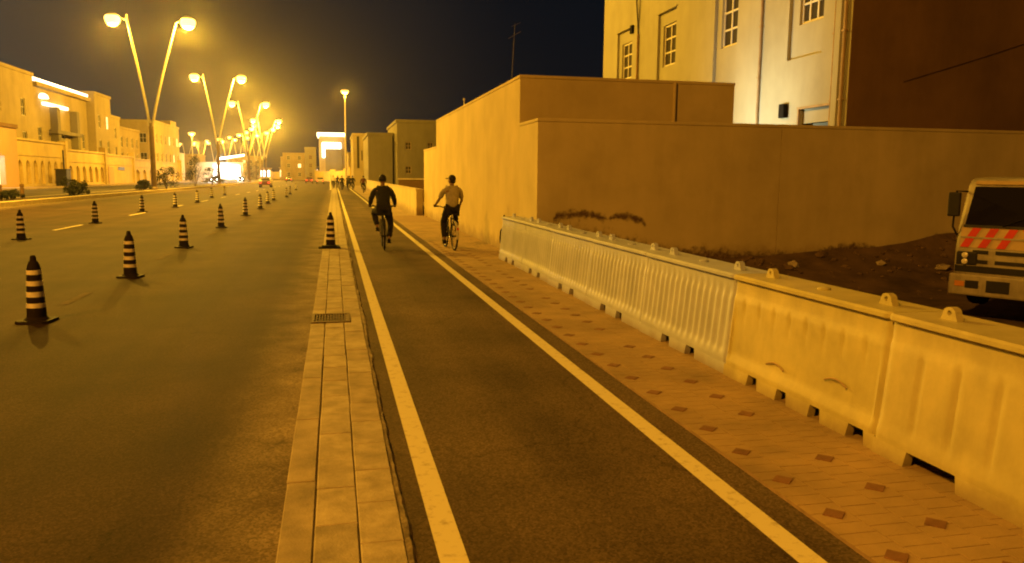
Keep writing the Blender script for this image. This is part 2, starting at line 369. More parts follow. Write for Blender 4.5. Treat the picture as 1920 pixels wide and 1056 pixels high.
# kerb strip between road and bike lane, laid in pieces
kerb = tag(solid_strip(-.285, .315, -20, 300, -.16, .019).build('kerb_strip', 'joint'), kind='structure')
G0, G1 = 9.66, 10.32
def piece(name, x0, x1, y0, y1, m, zt):
    mb = MB(); b = .006
    z0 = -.15
    mb.add([(x0, y0, z0), (x1, y0, z0), (x1, y1, z0), (x0, y1, z0),
            (x0, y0, zt - b), (x1, y0, zt - b), (x1, y1, zt - b), (x0, y1, zt - b),
            (x0 + b, y0 + b, zt), (x1 - b, y0 + b, zt), (x1 - b, y1 - b, zt), (x0 + b, y1 - b, zt)],
           [(0, 3, 2, 1), (0, 1, 5, 4), (1, 2, 6, 5), (2, 3, 7, 6), (3, 0, 4, 7),
            (4, 5, 9, 8), (5, 6, 10, 9), (6, 7, 11, 10), (7, 4, 8, 11), (8, 9, 10, 11)])
    return mb.build(name, m, kerb)
rnd = random.Random(3)
def row(name, x0, x1, L, gap, ya, yb, skip):
    y = ya
    while y < yb:
        e = y + L
        segs = [(y, e)]
        if skip and e > G0 and y < G1:
            segs = [(y, G0 - .004)] if y < G0 else []
            if e > G1: segs.append((G1 + .004, e))
        for a, b2 in segs:
            if b2 - a > .03:
                dx = rnd.uniform(-.003, .003)
                piece(name, x0 + dx, x1 + dx, a + gap / 2, b2 - gap / 2, rnd.choice(['concrete', 'concrete', 'concrete2', 'concrete3']),
                      .03 + rnd.uniform(-.003, .003))
        y = e
row('kerb_stone', -.300, -.136, 1.22, .010, .9, 34, True)
row('paver', -.129, .086, .49, .004, 1.0, 26, True)
row('paver', .093, .306, .49, .004, 1.25, 26, False)
o = solid_strip(-.300, -.140, 34.2, 300, -.15, .03).build('kerb_run', 'concrete', kerb)
o = solid_strip(-.127, .083, 26.3, 300, -.1, .03).build('paver_run', 'concrete2', kerb)
o = solid_strip(.094, .305, 26.2, 300, -.1, .031).build('paver_run', 'concrete', kerb)
# rough concrete haunch along the bike lane
nz0 = lambda y: math.sin(y * 7.1) * math.sin(y * 3.3 + 1)
mb = MB(); ys = ysteps(1, 60, .06); v = []; f = []
w_ = 0.05
for y in ys:
    w_ += rnd.uniform(-.009, .009); w_ = min(.085, max(.03, w_)); h = .023 + .006 * nz0(y)
    v += [(.306, y, h), (.306 + w_ * .6, y, h * .75 + rnd.uniform(-.003, .003)), (.306 + w_, y, -.002)]
for i in range(len(ys) - 1):
    for k in range(2): f.append((3 * i + k, 3 * i + k + 1, 3 * i + 4 + k, 3 * i + 3 + k))
mb.add(v, f); mb.build('kerb_haunch', 'haunch', kerb)

# drain grate set in the kerb
gr = thing('drain_grate', 'rusty iron drain grate set across the kerb strip', 'drain grate', (-.07, (G0 + G1) / 2, .03))
mb = MB(); hx, hy = .232, .31
for a in ((-hx, hx, -hy, -hy + .05), (-hx, hx, hy - .05, hy), (-hx, -hx + .035, -hy + .05, hy - .05), (hx - .035, hx, -hy + .05, hy - .05)):
    mb.box(*a, -.03, .010)
mb.build('grate_frame', 'grate', gr)
mb = MB(); mb.box(-hx + .035, hx - .035, -hy + .05, hy - .05, -.03, -.022); mb.build('grate_pan', 'black', gr)
for i in range(11):
    x = -hx + .06 + i * (2 * hx - .12) / 10
    mb = MB(); mb.box(x - .009, x + .009, -hy + .05, hy - .05, -.02, .006); mb.build('grate_bar', 'grate', gr)

# footpath of tan blocks with small red diamonds
fp = tag(solid_strip(2.46, 4.06, -4, 36.5, -.16, .0172).build('footpath', 'joint'), kind='structure')
fp.data.materials[0] = MT['paver_joint']
mb = MB(); cw, cl = .2275, .1225
r2 = random.Random(5)
for i in range(7):
    for j in range(int(31 / cl)):
        x0 = 2.463 + i * cw; y0 = .4 + j * cl + (cl / 2 if i % 2 else 0); z = .020 + r2.uniform(-.0006, .0006)
        x1, y1 = x0 + cw - .003, y0 + cl - .003; b = .002
        mb.add([(x0, y0, 0), (x1, y0, 0), (x1, y1, 0), (x0, y1, 0), (x0 + b, y0 + b, z), (x1 - b, y0 + b, z), (x1 - b, y1 - b, z), (x0 + b, y1 - b, z)],
               [(4, 5, 6, 7), (0, 1, 5, 4), (1, 2, 6, 5), (2, 3, 7, 6), (3, 0, 4, 7)])
o = mb.build('paving_block', 'paver', fp); o['kind'] = 'stuff'
dm = MB(); q = .072
dm.add([(-q, 0, 0), (0, -q, 0), (q, 0, 0), (0, q, 0), (-q + .004, 0, .0055), (0, -q + .004, .0055), (q - .004, 0, .0055), (0, q - .004, .0055)],
       [(4, 5, 6, 7), (0, 1, 5, 4), (1, 2, 6, 5), (2, 3, 7, 6), (3, 0, 4, 7)])
red0 = dm.build('red_paver', 'red_paver', fp)
first = True
for k in range(56):
    for x, off in ((2.59, 3.07), (3.055, 3.35)):
        y = off - .98 + .4925 * k
        if y > 22 or (k % 7 == 5 and x > 3) : continue
        o = red0 if first else red0.copy()
        if not first: COL.objects.link(o)
        first = False; o.location = (x + r2.uniform(-.006, .006), y, .0195)

# median with kerbs and soil
med = tag(solid_strip(-21.3, -18.42, -40, 420, -.16, .06).build('median_soil', 'soil'), kind='structure')
tag(solid_strip(-18.42, -18.0, -40, 560, -.16, .15).build('median_kerb', 'kerb_white'), kind='structure')
tag(solid_strip(-21.6, -21.3, -40, 560, -.16, .09).build('far_median_kerb', 'concrete2'), kind='structure')
tag(solid_strip(-38.2, -34.5, -40, 420, -.16, .04).build('far_footpath', 'sand'), kind='structure')

# dark lot behind the barriers
mb = MB(); nx, ny = 84, 74; v = []; f = []
from mathutils import noise as nz
def lot_z(x, y):
    t = min(1, max(0, (x - 4.3) / 4.5)); z = -.02 - .37 * t * t * (3 - 2 * t)
    b = max(0, 1 - (15.6 - y) / 2.3)
    bank = (.10 + .26 * max(0, nz.noise(Vector((x * .35 + 3, 1.3, 0)))) + .40 * math.exp(-((x - 14.0) / 1.8) ** 2) + .12 * math.exp(-((x - 11.0) / 1.2) ** 2)) * b ** 1.5
    z += (.38 * t + bank) * (b if b > 0 else 0)
    z += .05 * nz.noise(Vector((x * 1.1, y * 1.1, 0))) + .025 * nz.noise(Vector((x * 4, y * 4, 5)))
    return z if x > 4.4 else -.01
for i in range(nx + 1):
    for j in range(ny + 1):
        x = 4.06 + (45 - 4.06) * (i / nx) ** 1.6; y = -20 + 35.7 * (1 - (1 - j / ny) ** 1.7)
        v.append((x, y, lot_z(x, y)))
for i in range(nx):
    for j in range(ny):
        a = i * (ny + 1) + j; f.append((a, a + ny + 1, a + ny + 2, a + 1))
mb.add(v, f); tag(mb.build('dirt_lot', 'lot', smooth=True), kind='structure')
mb = MB(); r3 = random.Random(11)
def stone(mb, x, y, z, s):
    bm = bmesh.new(); bmesh.ops.create_icosphere(bm, subdivisions=1, radius=1)
    vs = [(x + p.co.x * s * r3.uniform(.7, 1.3), y + p.co.y * s * r3.uniform(.7, 1.3), z + p.co.z * s * .7 * r3.uniform(.6, 1.2)) for p in bm.verts]
    bm.verts.index_update(); fs = [tuple(w.index for w in q.verts) for q in bm.faces]; mb.add(vs, fs); bm.free()
for k in range(260):
    x = r3.uniform(4.5, 17); y = 15.6 - abs(r3.gauss(0, .9)) - .05
    s = r3.uniform(.02, .07) * (1.8 if r3.random() < .08 else 1)
    stone(mb, x, y, lot_z(x, y) + s * .25, s)
for k in range(160):
    x = r3.uniform(5, 13); y = r3.uniform(6, 14); s = r3.uniform(.015, .04); stone(mb, x, y, lot_z(x, y) + s * .2, s)
tag(mb.build('rubble', 'rock'), kind='stuff')
for (x, y, s_, lab) in ((12.9, 14.6, .17, 'pale broken concrete lump on the soil heap beside the truck'), (11.6, 14.9, .11, 'smaller concrete lump at the foot of the wall'), (9.6, 15.1, .13, 'concrete lump below the wall joint')):
    mb = MB(); stone(mb, 0, 0, 0, s_); tag(mb.build('concrete_lump', 'concrete2'), lab, 'rubble').location = (x, y, lot_z(x, y) + s_ * .3)

# ------------------------------------------------------------------ walls with openings
def face(mb, P0, U, N, Wd, H, ops, depth=.12):
    P0, U, N = Vector(P0), Vector(U), Vector(N); Z = Vector((0, 0, 1))
    us = sorted({0, Wd, *[o[0] for o in ops], *[o[1] for o in ops]}); zs = sorted({0, H, *[o[2] for o in ops], *[o[3] for o in ops]})
    for i in range(len(us) - 1):
        for j in range(len(zs) - 1):
            uc, zc = (us[i] + us[i + 1]) / 2, (zs[j] + zs[j + 1]) / 2
            if any(o[0] < uc < o[1] and o[2] < zc < o[3] for o in ops): continue
            q = [P0 + U * us[i] + Z * zs[j], P0 + U * us[i + 1] + Z * zs[j], P0 + U * us[i + 1] + Z * zs[j + 1], P0 + U * us[i] + Z * zs[j + 1]]
            mb.add(q, [(0, 1, 2, 3)])
    for o in ops:
        c = [P0 + U * o[0] + Z * o[2], P0 + U * o[1] + Z * o[2], P0 + U * o[1] + Z * o[3], P0 + U * o[0] + Z * o[3]]
        d = [q - N * depth for q in c]
        mb.add(c + d, [(0, 1, 5, 4), (1, 2, 6, 5), (2, 3, 7, 6), (3, 0, 4, 7)])
def panel(mb, P0, U, N, op, depth, th=.02):
    P0, U, N = Vector(P0), Vector(U), Vector(N)
    mb.obox(P0 + U * op[0] + Vector((0, 0, op[2])) - N * depth, U, (0, 0, 1), N, op[1] - op[0], op[3] - op[2], -th)
def window(parent, P0, U, N, op, depth, cols, rows, bw=.05, pane='glass', fr='frame', label=None):
    P0, U, N = Vector(P0), Vector(U), Vector(N); Z = Vector((0, 0, 1))
    mb = MB(); u0, u1, z0, z1 = op
    def bar(a, b, c, d, n0=.0, t=.05): mb.obox(P0 + U * a + Z * c - N * (depth - n0), U, Z, N, b - a, d - c, t)
    bar(u0, u0 + bw, z0, z1); bar(u1 - bw, u1, z0, z1); bar(u0 + bw, u1 - bw, z0, z0 + bw); bar(u0 + bw, u1 - bw, z1 - bw, z1)
    for k in range(1, cols):
        u = u0 + (u1 - u0) * k / cols; bar(u - bw * .4, u + bw * .4, z0 + bw, z1 - bw, .004, .04)
    for k in range(1, rows):
        z = z0 + (z1 - z0) * k / rows; bar(u0 + bw, u1 - bw, z - bw * .4, z + bw * .4, .008, .03)
    w = mb.build('window', fr, parent)
    if label: w['label'] = label
    mb = MB(); panel(mb, P0, U, N, (u0 + .003, u1 - .003, z0 + .003, z1 - .003), depth - .012, .02); mb.build('pane', pane, w)
    return w

# ------------------------------------------------------------------ low boundary wall and annex on the right
bw = thing('boundary_wall', 'tan rendered wall with soil stains behind the plastic barriers', 'wall', (0, 0, 0))
mb = MB()
mb.box(4.05, 9.52, 15.72, 15.95, -1, 2.93); mb.box(9.535, 30, 15.72, 15.95, -1, 2.93)
mb.box(4.05, 4.28, 15.953, 17.35, -.2, 2.93)
mb.box(9.515, 9.54, 15.735, 15.94, -1, 2.925)
mb.build('wall', 'stucco', bw)
mb = MB(); mb.box(4.035, 30, 15.705, 15.965, 2.93, 3.0); mb.box(4.035, 4.295, 15.968, 17.345, 2.93, 3.0); mb.build('coping', 'stucco', bw, bevel=.012)
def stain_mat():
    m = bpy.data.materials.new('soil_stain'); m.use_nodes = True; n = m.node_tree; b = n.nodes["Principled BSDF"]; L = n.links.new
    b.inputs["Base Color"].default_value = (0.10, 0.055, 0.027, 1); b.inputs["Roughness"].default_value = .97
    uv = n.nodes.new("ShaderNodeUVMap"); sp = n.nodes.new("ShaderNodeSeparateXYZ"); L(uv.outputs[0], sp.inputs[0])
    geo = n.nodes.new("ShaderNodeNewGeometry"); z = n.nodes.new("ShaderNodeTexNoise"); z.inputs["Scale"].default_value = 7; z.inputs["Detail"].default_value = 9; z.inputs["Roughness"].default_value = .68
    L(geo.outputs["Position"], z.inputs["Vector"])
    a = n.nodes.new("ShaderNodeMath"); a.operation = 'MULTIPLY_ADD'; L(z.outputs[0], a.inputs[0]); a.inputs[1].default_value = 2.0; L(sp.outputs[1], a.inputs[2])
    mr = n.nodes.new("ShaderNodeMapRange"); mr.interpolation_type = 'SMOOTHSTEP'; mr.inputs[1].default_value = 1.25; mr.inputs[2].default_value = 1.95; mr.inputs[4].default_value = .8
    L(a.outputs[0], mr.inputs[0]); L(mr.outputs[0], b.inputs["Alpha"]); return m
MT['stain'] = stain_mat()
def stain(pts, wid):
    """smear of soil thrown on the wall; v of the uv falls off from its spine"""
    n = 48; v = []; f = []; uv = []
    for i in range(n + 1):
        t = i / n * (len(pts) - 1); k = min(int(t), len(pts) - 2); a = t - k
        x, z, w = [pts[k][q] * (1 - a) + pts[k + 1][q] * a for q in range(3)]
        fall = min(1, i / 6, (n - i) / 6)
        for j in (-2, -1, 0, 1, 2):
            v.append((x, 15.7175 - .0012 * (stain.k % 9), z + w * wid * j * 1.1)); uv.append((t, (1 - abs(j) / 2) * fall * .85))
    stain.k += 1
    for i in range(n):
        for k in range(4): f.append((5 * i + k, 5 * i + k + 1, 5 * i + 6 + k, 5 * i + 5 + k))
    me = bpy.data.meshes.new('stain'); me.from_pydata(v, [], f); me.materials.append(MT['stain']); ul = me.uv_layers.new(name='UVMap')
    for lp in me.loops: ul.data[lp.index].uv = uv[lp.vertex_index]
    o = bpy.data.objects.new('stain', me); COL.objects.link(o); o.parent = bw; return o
stain.k = 0
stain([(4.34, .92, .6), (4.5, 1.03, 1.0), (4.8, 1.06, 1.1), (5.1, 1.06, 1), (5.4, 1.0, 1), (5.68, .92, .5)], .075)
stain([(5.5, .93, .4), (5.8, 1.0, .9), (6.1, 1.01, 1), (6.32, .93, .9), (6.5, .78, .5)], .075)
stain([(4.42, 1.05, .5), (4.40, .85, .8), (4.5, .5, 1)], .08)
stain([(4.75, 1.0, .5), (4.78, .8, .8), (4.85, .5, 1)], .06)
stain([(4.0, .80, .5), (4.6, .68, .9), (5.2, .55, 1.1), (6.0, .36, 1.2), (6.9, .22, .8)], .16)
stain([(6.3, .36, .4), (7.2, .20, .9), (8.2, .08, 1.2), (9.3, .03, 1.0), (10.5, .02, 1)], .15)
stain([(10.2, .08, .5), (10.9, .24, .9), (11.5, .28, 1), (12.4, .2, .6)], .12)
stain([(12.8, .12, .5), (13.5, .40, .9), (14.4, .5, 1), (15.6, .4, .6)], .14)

an = thing('annex_block', 'plain flat-roofed annex block rising behind the boundary wall corner', 'building', (0, 0, 0))
AX0, AX1, AY0, AY1, AH = 4.05, 9.22, 17.35, 32.1, 4.05
mb = MB(); mb.box(AX0, AX1, AY0, AY1, -.2, AH - .07); mb.build('wall', 'stucco_annex', an)
mb = MB(); mb.box(AX0 - .015, AX0 + .2, AY0 - .015, AY1, AH - .07, AH); mb.box(AX0 + .2, AX1 + .015, AY0 - .015, AY0 + .2, AH - .07, AH)
mb.box(AX1 - .2, AX1 + .015, AY0 + .2, AY1, AH - .07, AH); mb.box(AX0 + .2, AX1 - .2, AY1 - .2, AY1, AH - .07, AH); mb.build('parapet', 'stucco_annex', an, bevel=.01)
mb = MB(); mb.tube([(7.7, 17.30, .2), (7.7, 17.30, 4.0)], .035, 8); mb.build('downpipe', 'stucco_annex', an)
rw = thing('rear_boundary_wall', 'short rendered wall stub beyond the annex block', 'wall', (0, 0, 0))
mb = MB(); mb.box(4.05, 4.28, 32.103, 36.6, -.2, 2.95); mb.build('wall', 'stucco', rw)
mb = MB(); mb.box(4.035, 4.295, 32.103, 36.62, 2.95, 3.02); mb.build('coping', 'coping', rw, bevel=.01)
# antennas
a = thing('roof_antenna', 'thin bent whip antenna rising over the annex roof', 'antenna', (6.0, 27, AH - .07))
mb = MB(); mb.tube([(0, 0, 0), (.01, 0, 1.2), (.06, 0, 2.3), (.10, 0, 3.0)], [.014, .011, .008, .005], 6); mb.build('mast', 'trim2', a)
mb = MB(); mb.tube([(-.12, 0, 2.5), (.3, 0, 2.75)], .009, 5); mb.tube([(-.02, 0, 2.9), (.3, 0, 3.05)], .005, 5); mb.build('crossbar', 'trim2', a)
a = thing('roof_stub', 'short metal stub standing on the far annex parapet', 'antenna', (4.6, 28.5, AH - .07))
mb = MB(); mb.tube([(0, 0, 0), (0, 0, .55)], .02, 6); mb.lathe([(.04, .55), (.04, .6), (.01, .62)], 8); mb.build('mast', 'steel', a)

# ------------------------------------------------------------------ villa on the right
vi = thing('cream_villa', 'tall cream villa with gridded windows behind the boundary wall', 'building', (0, 0, 0))
VX, VY0, VY1, VH = 13.0, 18.45, 37.8, 13.0
# facade looks towards -X ; u runs along +Y from VY0
U, N = Vector((0, 1, 0)), Vector((-1, 0, 0)); P0 = Vector((VX, VY0, -.2))
def vy(y): return y - VY0
def vz(z): return z + .2
rec = [  # shallow full-height recesses: y0,y1,z0,z1
    (33.95, 35.85, 3.0, 8.45), (29.3, 31.1, 3.0, 8.4), (24.45, 26.1, 3.0, 9.2), (19.7, 21.4, 5.26, 9.4)]
wins = [(34.2, 35.45, 6.3, 7.9), (29.5, 30.75, 6.28, 7.9), (24.6, 25.75, 6.26, 8.0), (19.85, 21.0, 6.2, 7.9)]
ops = [(vy(a), vy(b), vz(c), vz(d)) for a, b, c, d in rec]
ops2 = [(vy(19.0), vy(20.55), vz(2.2), vz(3.8))]
mb = MB(); face(mb, P0, U, N, VY1 - VY0, VH + .2, ops + ops2, .10)
for (a, b, c, d), (wa, wb, wc, wd) in zip(rec, wins):
    q = P0 + U * vy(a) + Vector((0, 0, vz(c))) - N * .10
    face(mb, q, U, N, b - a, d - c, [(wa - a, wb - a, wc - c, wd - c)], .16)
panel(mb, P0, U, N, (vy(19.0), vy(20.55), vz(2.2), vz(3.4)), .28); panel(mb, P0, U, N, (vy(19.0), vy(20.55), vz(3.4), vz(3.8)), .08)
mb.add([(VX, VY1, -.2), (30, VY1, -.2), (30, VY1, VH), (VX, VY1, VH)], [(0, 1, 2, 3)])
mb.add([(30, VY0, -.2), (30, VY1, -.2), (30, VY1, VH), (30, VY0, VH)], [(0, 1, 2, 3)])
mb.build('wall', 'villa_cream', vi)
mb = MB(); mb.box(VX + .003, 30, VY0 - .02, VY0 + .02, -.2, VH); mb.build('end_wall', 'villa_brown', vi)
mb = MB(); mb.box(VX, 30, VY0 + .02, VY1, VH - .1, VH - .02); mb.build('roof', 'villa_cream', vi)
for k, (a, b, c, d) in enumerate(wins):
    window(vi, P0, U, N, (vy(a), vy(b), vz(c), vz(d)), .22, 2 if k < 2 else (2 if k == 2 else 3), 3, .075)
# second-floor windows above the frame edge
for y in (34.2, 29.5):
    pass
def vpipe(y, z0, z1, r, m='pipe_dark', off=.05, name='downpipe'):
    mb = MB(); mb.tube([(VX - off, y, z0), (VX - off, y, z1)], r, 8)
    for z in ysteps(z0 + .4, z1 - .4, 1.8): mb.box(VX - off - r - .012, VX, y - r - .012, y + r + .012, z, z + .04)
    return mb.build(name, m, vi)
vpipe(22.85, 3, VH, .045, 'pipe'); vpipe(33.15, 3, 8.0, .06, 'pipe')
mb = MB(); mb.tube([(VX - .05, 33.15, 8.0), (VX - .05, 33.25, 8.6), (VX - .05, 33.45, 9.4), (VX - .05, 33.35, 11)], .03, 6); mb.tube([(VX - .04, 33.2, 8.0), (VX - .04, 33.05, 9.2), (VX - .04, 33.3, 11.5)], .02, 6); mb.build('cable', 'pipe_dark', vi)
mb = MB(); mb.box(VX - .12, VX, 18.75, 18.98, -.2, VH); mb.build('corner_pilaster', 'villa_cream', vi)
vpipe(18.62, 0, VH, .05, 'pipe', .07); vpipe(19.06, 0, VH, .035, 'pipe', .06)
mb = MB(); mb.box(VX - .12, VX, 21.2, 21.5, 3.62, 4.02); mb.box(VX - .135, VX - .12, 21.22, 21.48, 3.66, 3.98); mb.build('meter_box', 'black', vi)
mb = MB(); mb.box(VX - .10, VX, 33.78, 34.05, 8.15, 8.5); mb.build('vent_box', 'black', vi)
mb = MB(); mb.box(VX - .06, VX, 19.0, 20.65, 3.80, 3.86); mb.box(VX - .06, VX, 20.56, 20.62, 2.2, 3.80); mb.build('door_hood', 'pipe', vi)
for (a, b, c, d) in rec[:3]:
    mb = MB(); mb.box(VX - .05, VX, a - .05, b + .05, d, d + .06); mb.build('lintel', 'villa_cream', vi)
mb = MB(); P = []
for i in range(25):
    t = i / 24; P.append((14.6 + 9 * t, VY0 - .05, 4.4 + 3.1 * t - .35 * math.sin(math.pi * t) * .4))
mb.tube(P, .013, 5); mb.build('wall_line', 'villa_brown', vi)  # thin sagging tube along the end wall, in its render colour
# yard floodlight behind the wall (lights the villa wall)
fl = thing('yard_floodlight', 'white floodlight on a short post inside the villa yard', 'floodlight', (9.75, 22.6, -.17))
mb = MB(); mb.tube([(0, 0, 0), (0, 0, 3.1)], .04, 8); mb.build('post', 'steel', fl)
mb = MB(); mb.box(-.06, .06, -.16, .16, 3.02, 3.26); mb.build('housing', 'trim', fl)
mb = MB(); mb.box(.061, .068, -.14, .14, 3.05, 3.23); mb.build('lens', 'lens_white', fl)
ld = bpy.data.lights.new('flood', 'SPOT'); ld.energy = 760; ld.color = (0.95, 1.0, 0.72); ld.spot_size = R(130); ld.spot_blend = 1; ld.shadow_soft_size = .08
lo = bpy.data.objects.new('flood', ld); COL.objects.link(lo); lo.parent = fl; lo.location = (.14, 0, 3.14); lo.rotation_euler = (0, R(-112), 0)

# ------------------------------------------------------------------ street lamps
def bulb(parent, loc, w, col=SODIUM, r=.30):
    d = bpy.data.lights.new('lamp_light', 'POINT'); d.energy = w; d.color = col; d.shadow_soft_size = r
    o = bpy.data.objects.new('lamp_light', d); COL.objects.link(o); o.parent = parent; o.location = loc
    return o
def lamp_parts(root, far=False):
    n = 8
    mb = MB(); mb.tube([(0, 0, -.05), (0, 0, 3), (0, 0, 7.4)], [.30, .27, .24], 10); mb.lathe([(.5, -.02), (.5, .12), (.32, .3)], 12); mb.build('pole', 'pole_dark', root, smooth=True)
    for s in (-1, 1):
        P = []
        hx = 1.95 if s < 0 else 3.05
        tx = 3.4 if s < 0 else 4.3
        for i in range(12):
            t = i / 11; P.append((s * (.14 + (hx - .14) * (t ** 1.15)), 0, 7.0 + 11.3 * t))
        if s < 0: P.append((-(hx + .02), 0, 18.95))
        mb = MB(); mb.tube(P, [.16 - .07 * i / len(P) for i in range(len(P))], n)
        xe, ze = P[-2][0] if s < 0 else P[-1][0], 18.3
        mb.tube([(xe, 0, ze), (s * (tx - .4), 0, 18.75)], .06, 6); mb.build('arm', 'steel', root, smooth=True)
        mb = MB(); mb.lathe([(.12, .62), (.35, .58), (.58, .45), (.70, .30)], 16, (s * tx, 0, 18.45)); hd = mb.build('lamp_head', 'pole', root, smooth=True)
        mb = MB(); mb.lathe([(.1, -.80), (.45, -.70), (.70, -.45), (.82, -.12), (.80, .12), (.69, .299)], 16, (s * tx, 0, 18.45)); mb.build('lamp_lens', 'lens', hd, smooth=True)
LAMPS = [-7, 44.5, 96, 148, 199.5, 259, 284, 308, 332, 356, 380, 404, 428, 452, 476, 500, 524]
LG = 'twin-armed street lamps down the median'
LL = {96: 'tall V-shaped twin-armed street lamp nearest the camera, on the median', 148: 'second V-shaped twin street lamp in view along the median',
      199.5: 'third V-shaped twin street lamp in view along the median', 259: 'fourth twin street lamp along the median, before the bend'}
root = None; proto = None
for i, y in enumerate(LAMPS):
    lab = LL.get(y)
    if y < 90: lab = 'twin street lamp out of the picture beside the ' + ('camera' if y < 0 else 'nearest stretch of median')
    if not lab: lab = ORD[i - 2] + ' twin street lamp along the median, where the boulevard bends left'
    loc = (-19.75 + bend(y), y, .06)
    if proto is None:
        proto = thing('street_lamp', lab, 'street lamp', loc, 0, LG); lamp_parts(proto); t = proto
    else:
        t = copy_tree(proto); t.location = loc; t['label'] = lab
        t.rotation_euler = (0, 0, math.atan(-.002 * max(0, y - 230)) * -1)
lamps = [o for o in list(COL.objects) if o.name.split('.')[0] == 'street_lamp']
for t in lamps:
    y = t.location.y
    if y < 0: bulb(t, (4.3, 0, 17.25), LAMP_W * .95, (1.0, .41, .03))
    elif y < 300: 
        for xx, k in ((-3.4, .6), (4.3, 1.4)): bulb(t, (xx, 0, 17.25), LAMP_W * k)
    elif LAMPS.index(round(y, 1)) % 2: bulb(t, (0, 0, 17.4), LAMP_W * 1.5)
def mast_lamp(x, y, h, label, col=SODIUM, w=20000):
    t = thing('mast_lamp', label, 'street lamp', (x, y, 0))
    mb = MB(); mb.tube([(0, 0, -.1), (0, 0, h)], [.22, .1], 8); mb.build('pole', 'steel', t, smooth=True)
    mb = MB(); mb.lathe([(.2, .55), (.7, .45), (.9, .2)], 14, (0, 0, h)); hd = mb.build('lamp_head', 'pole', t, smooth=True)
    mb = MB(); mb.lathe([(.1, -.45), (.5, -.38), (.75, -.15), (.85, .19)], 14, (0, 0, h)); mb.build('lamp_lens', 'lens', hd, smooth=True)
    bulb(t, (0, 0, h - .9), w, col)
mast_lamp(2.75, 185, 20.5, 'single straight lamp mast standing where the bike lane ends')
mast_lamp(-36.6, 226, 12.5, 'lone short lamp mast beside the left villas', w=12000)

# ------------------------------------------------------------------ traffic cones
def cone_parts(root):
    mb = MB(); a, b = .205, .155
    mb.add([(-a, -b, 0), (-b, -a, 0), (b, -a, 0), (a, -b, 0), (a, b, 0), (b, a, 0), (-b, a, 0), (-a, b, 0)] +
           [(x * .97, y * .97, .035) for x, y in ((-a, -b), (-b, -a), (b, -a), (a, -b), (a, b), (b, a), (-b, a), (-a, b))],
           [tuple(range(8))[::-1], tuple(range(8, 16))] + [(i, (i + 1) % 8, 8 + (i + 1) % 8, 8 + i) for i in range(8)])
    mb.build('base', 'cone', root)
    rad = lambda z: .119 - (z - .035) / .66 * .037
    mb = MB(); mb.lathe([(.155, .033), (.136, .05), (rad(.07), .07), (rad(.69), .69), (.074, .73), (.054, .785), (.038, .80), (.035, .85), (.020, .868)], 20)
    mb.build('body', 'cone', root, smooth=True)
    for z0, z1 in ((.19, .252), (.33, .40), (.475, .54), (.62, .68)):
        mb = MB(); mb.lathe([(rad(z0) - .004, z0), (rad(z0) + .003, z0 + .002), (rad(z1) + .003, z1 - .002), (rad(z1) - .004, z1)], 20); mb.build('reflective_band', 'cone_band', root, smooth=True)
cp = None
def cone(x, y, z, label, group, rz=0, m=None):
    global cp
    if cp is None:
        t = cp = thing('traffic_cone', label, 'traffic cone', (x, y, z), rz, group); cone_parts(t)
    else:
        t = copy_tree(cp); t.location = (x, y, z); t.rotation_euler = (rnd.uniform(-.012, .012), rnd.uniform(-.012, .012), rz); t['label'] = label; t['group'] = group
    return t
GA, GB = 'striped cones in the row nearer the kerb strip', 'striped cones in the row nearer the median'
for i, (x, y) in enumerate([(-3.8, 11.2), (-3.75, 15.85), (-3.9, 22.15), (-4.06, 30.5), (-4.11, 39.2), (-4.13, 47.2), (-4.41, 56), (-4.53, 63.1), (-4.1, 72.5), (-4.4, 84), (-4.9, 108)]):
    cone(x, y, -.12, ('striped traffic cone nearest the camera, at the left road lane' if i == 0 else ORD[i] + ' striped cone from the camera in the row nearer the kerb strip'), GA, rnd.uniform(-.3, .3))
for i, (x, y) in enumerate([(-8.85, 25.3), (-9.06, 33.4), (-9.49, 43.1), (-9.07, 49.4), (-9.18, 57.8), (-9.95, 69.8), (-10.1, 79)]):
    cone(x, y, -.12, ('nearest striped cone of the row by the median, at the left picture edge' if i == 0 else ORD[i] + ' striped cone from the camera in the row nearer the median'), GB, rnd.uniform(-.3, .3))
t = cone(-.11, 20.0, .03, 'striped cone standing on the kerb strip beside the bike lane', 'striped cone on the kerb strip', .12)
c0 = thing('cone_foot', 'flat dark rubber foot lying under the kerb strip cone', 'cone foot', (-.14, 19.78, .031), .05)
mb = MB(); mb.box(-.26, .26, -.1, .1, 0, .045); mb.box(-.18, .18, -.07, .07, .045, .07); mb.build('slab', 'black', c0, bevel=.012)
t.location.z = .032; t.location.y = 20.16

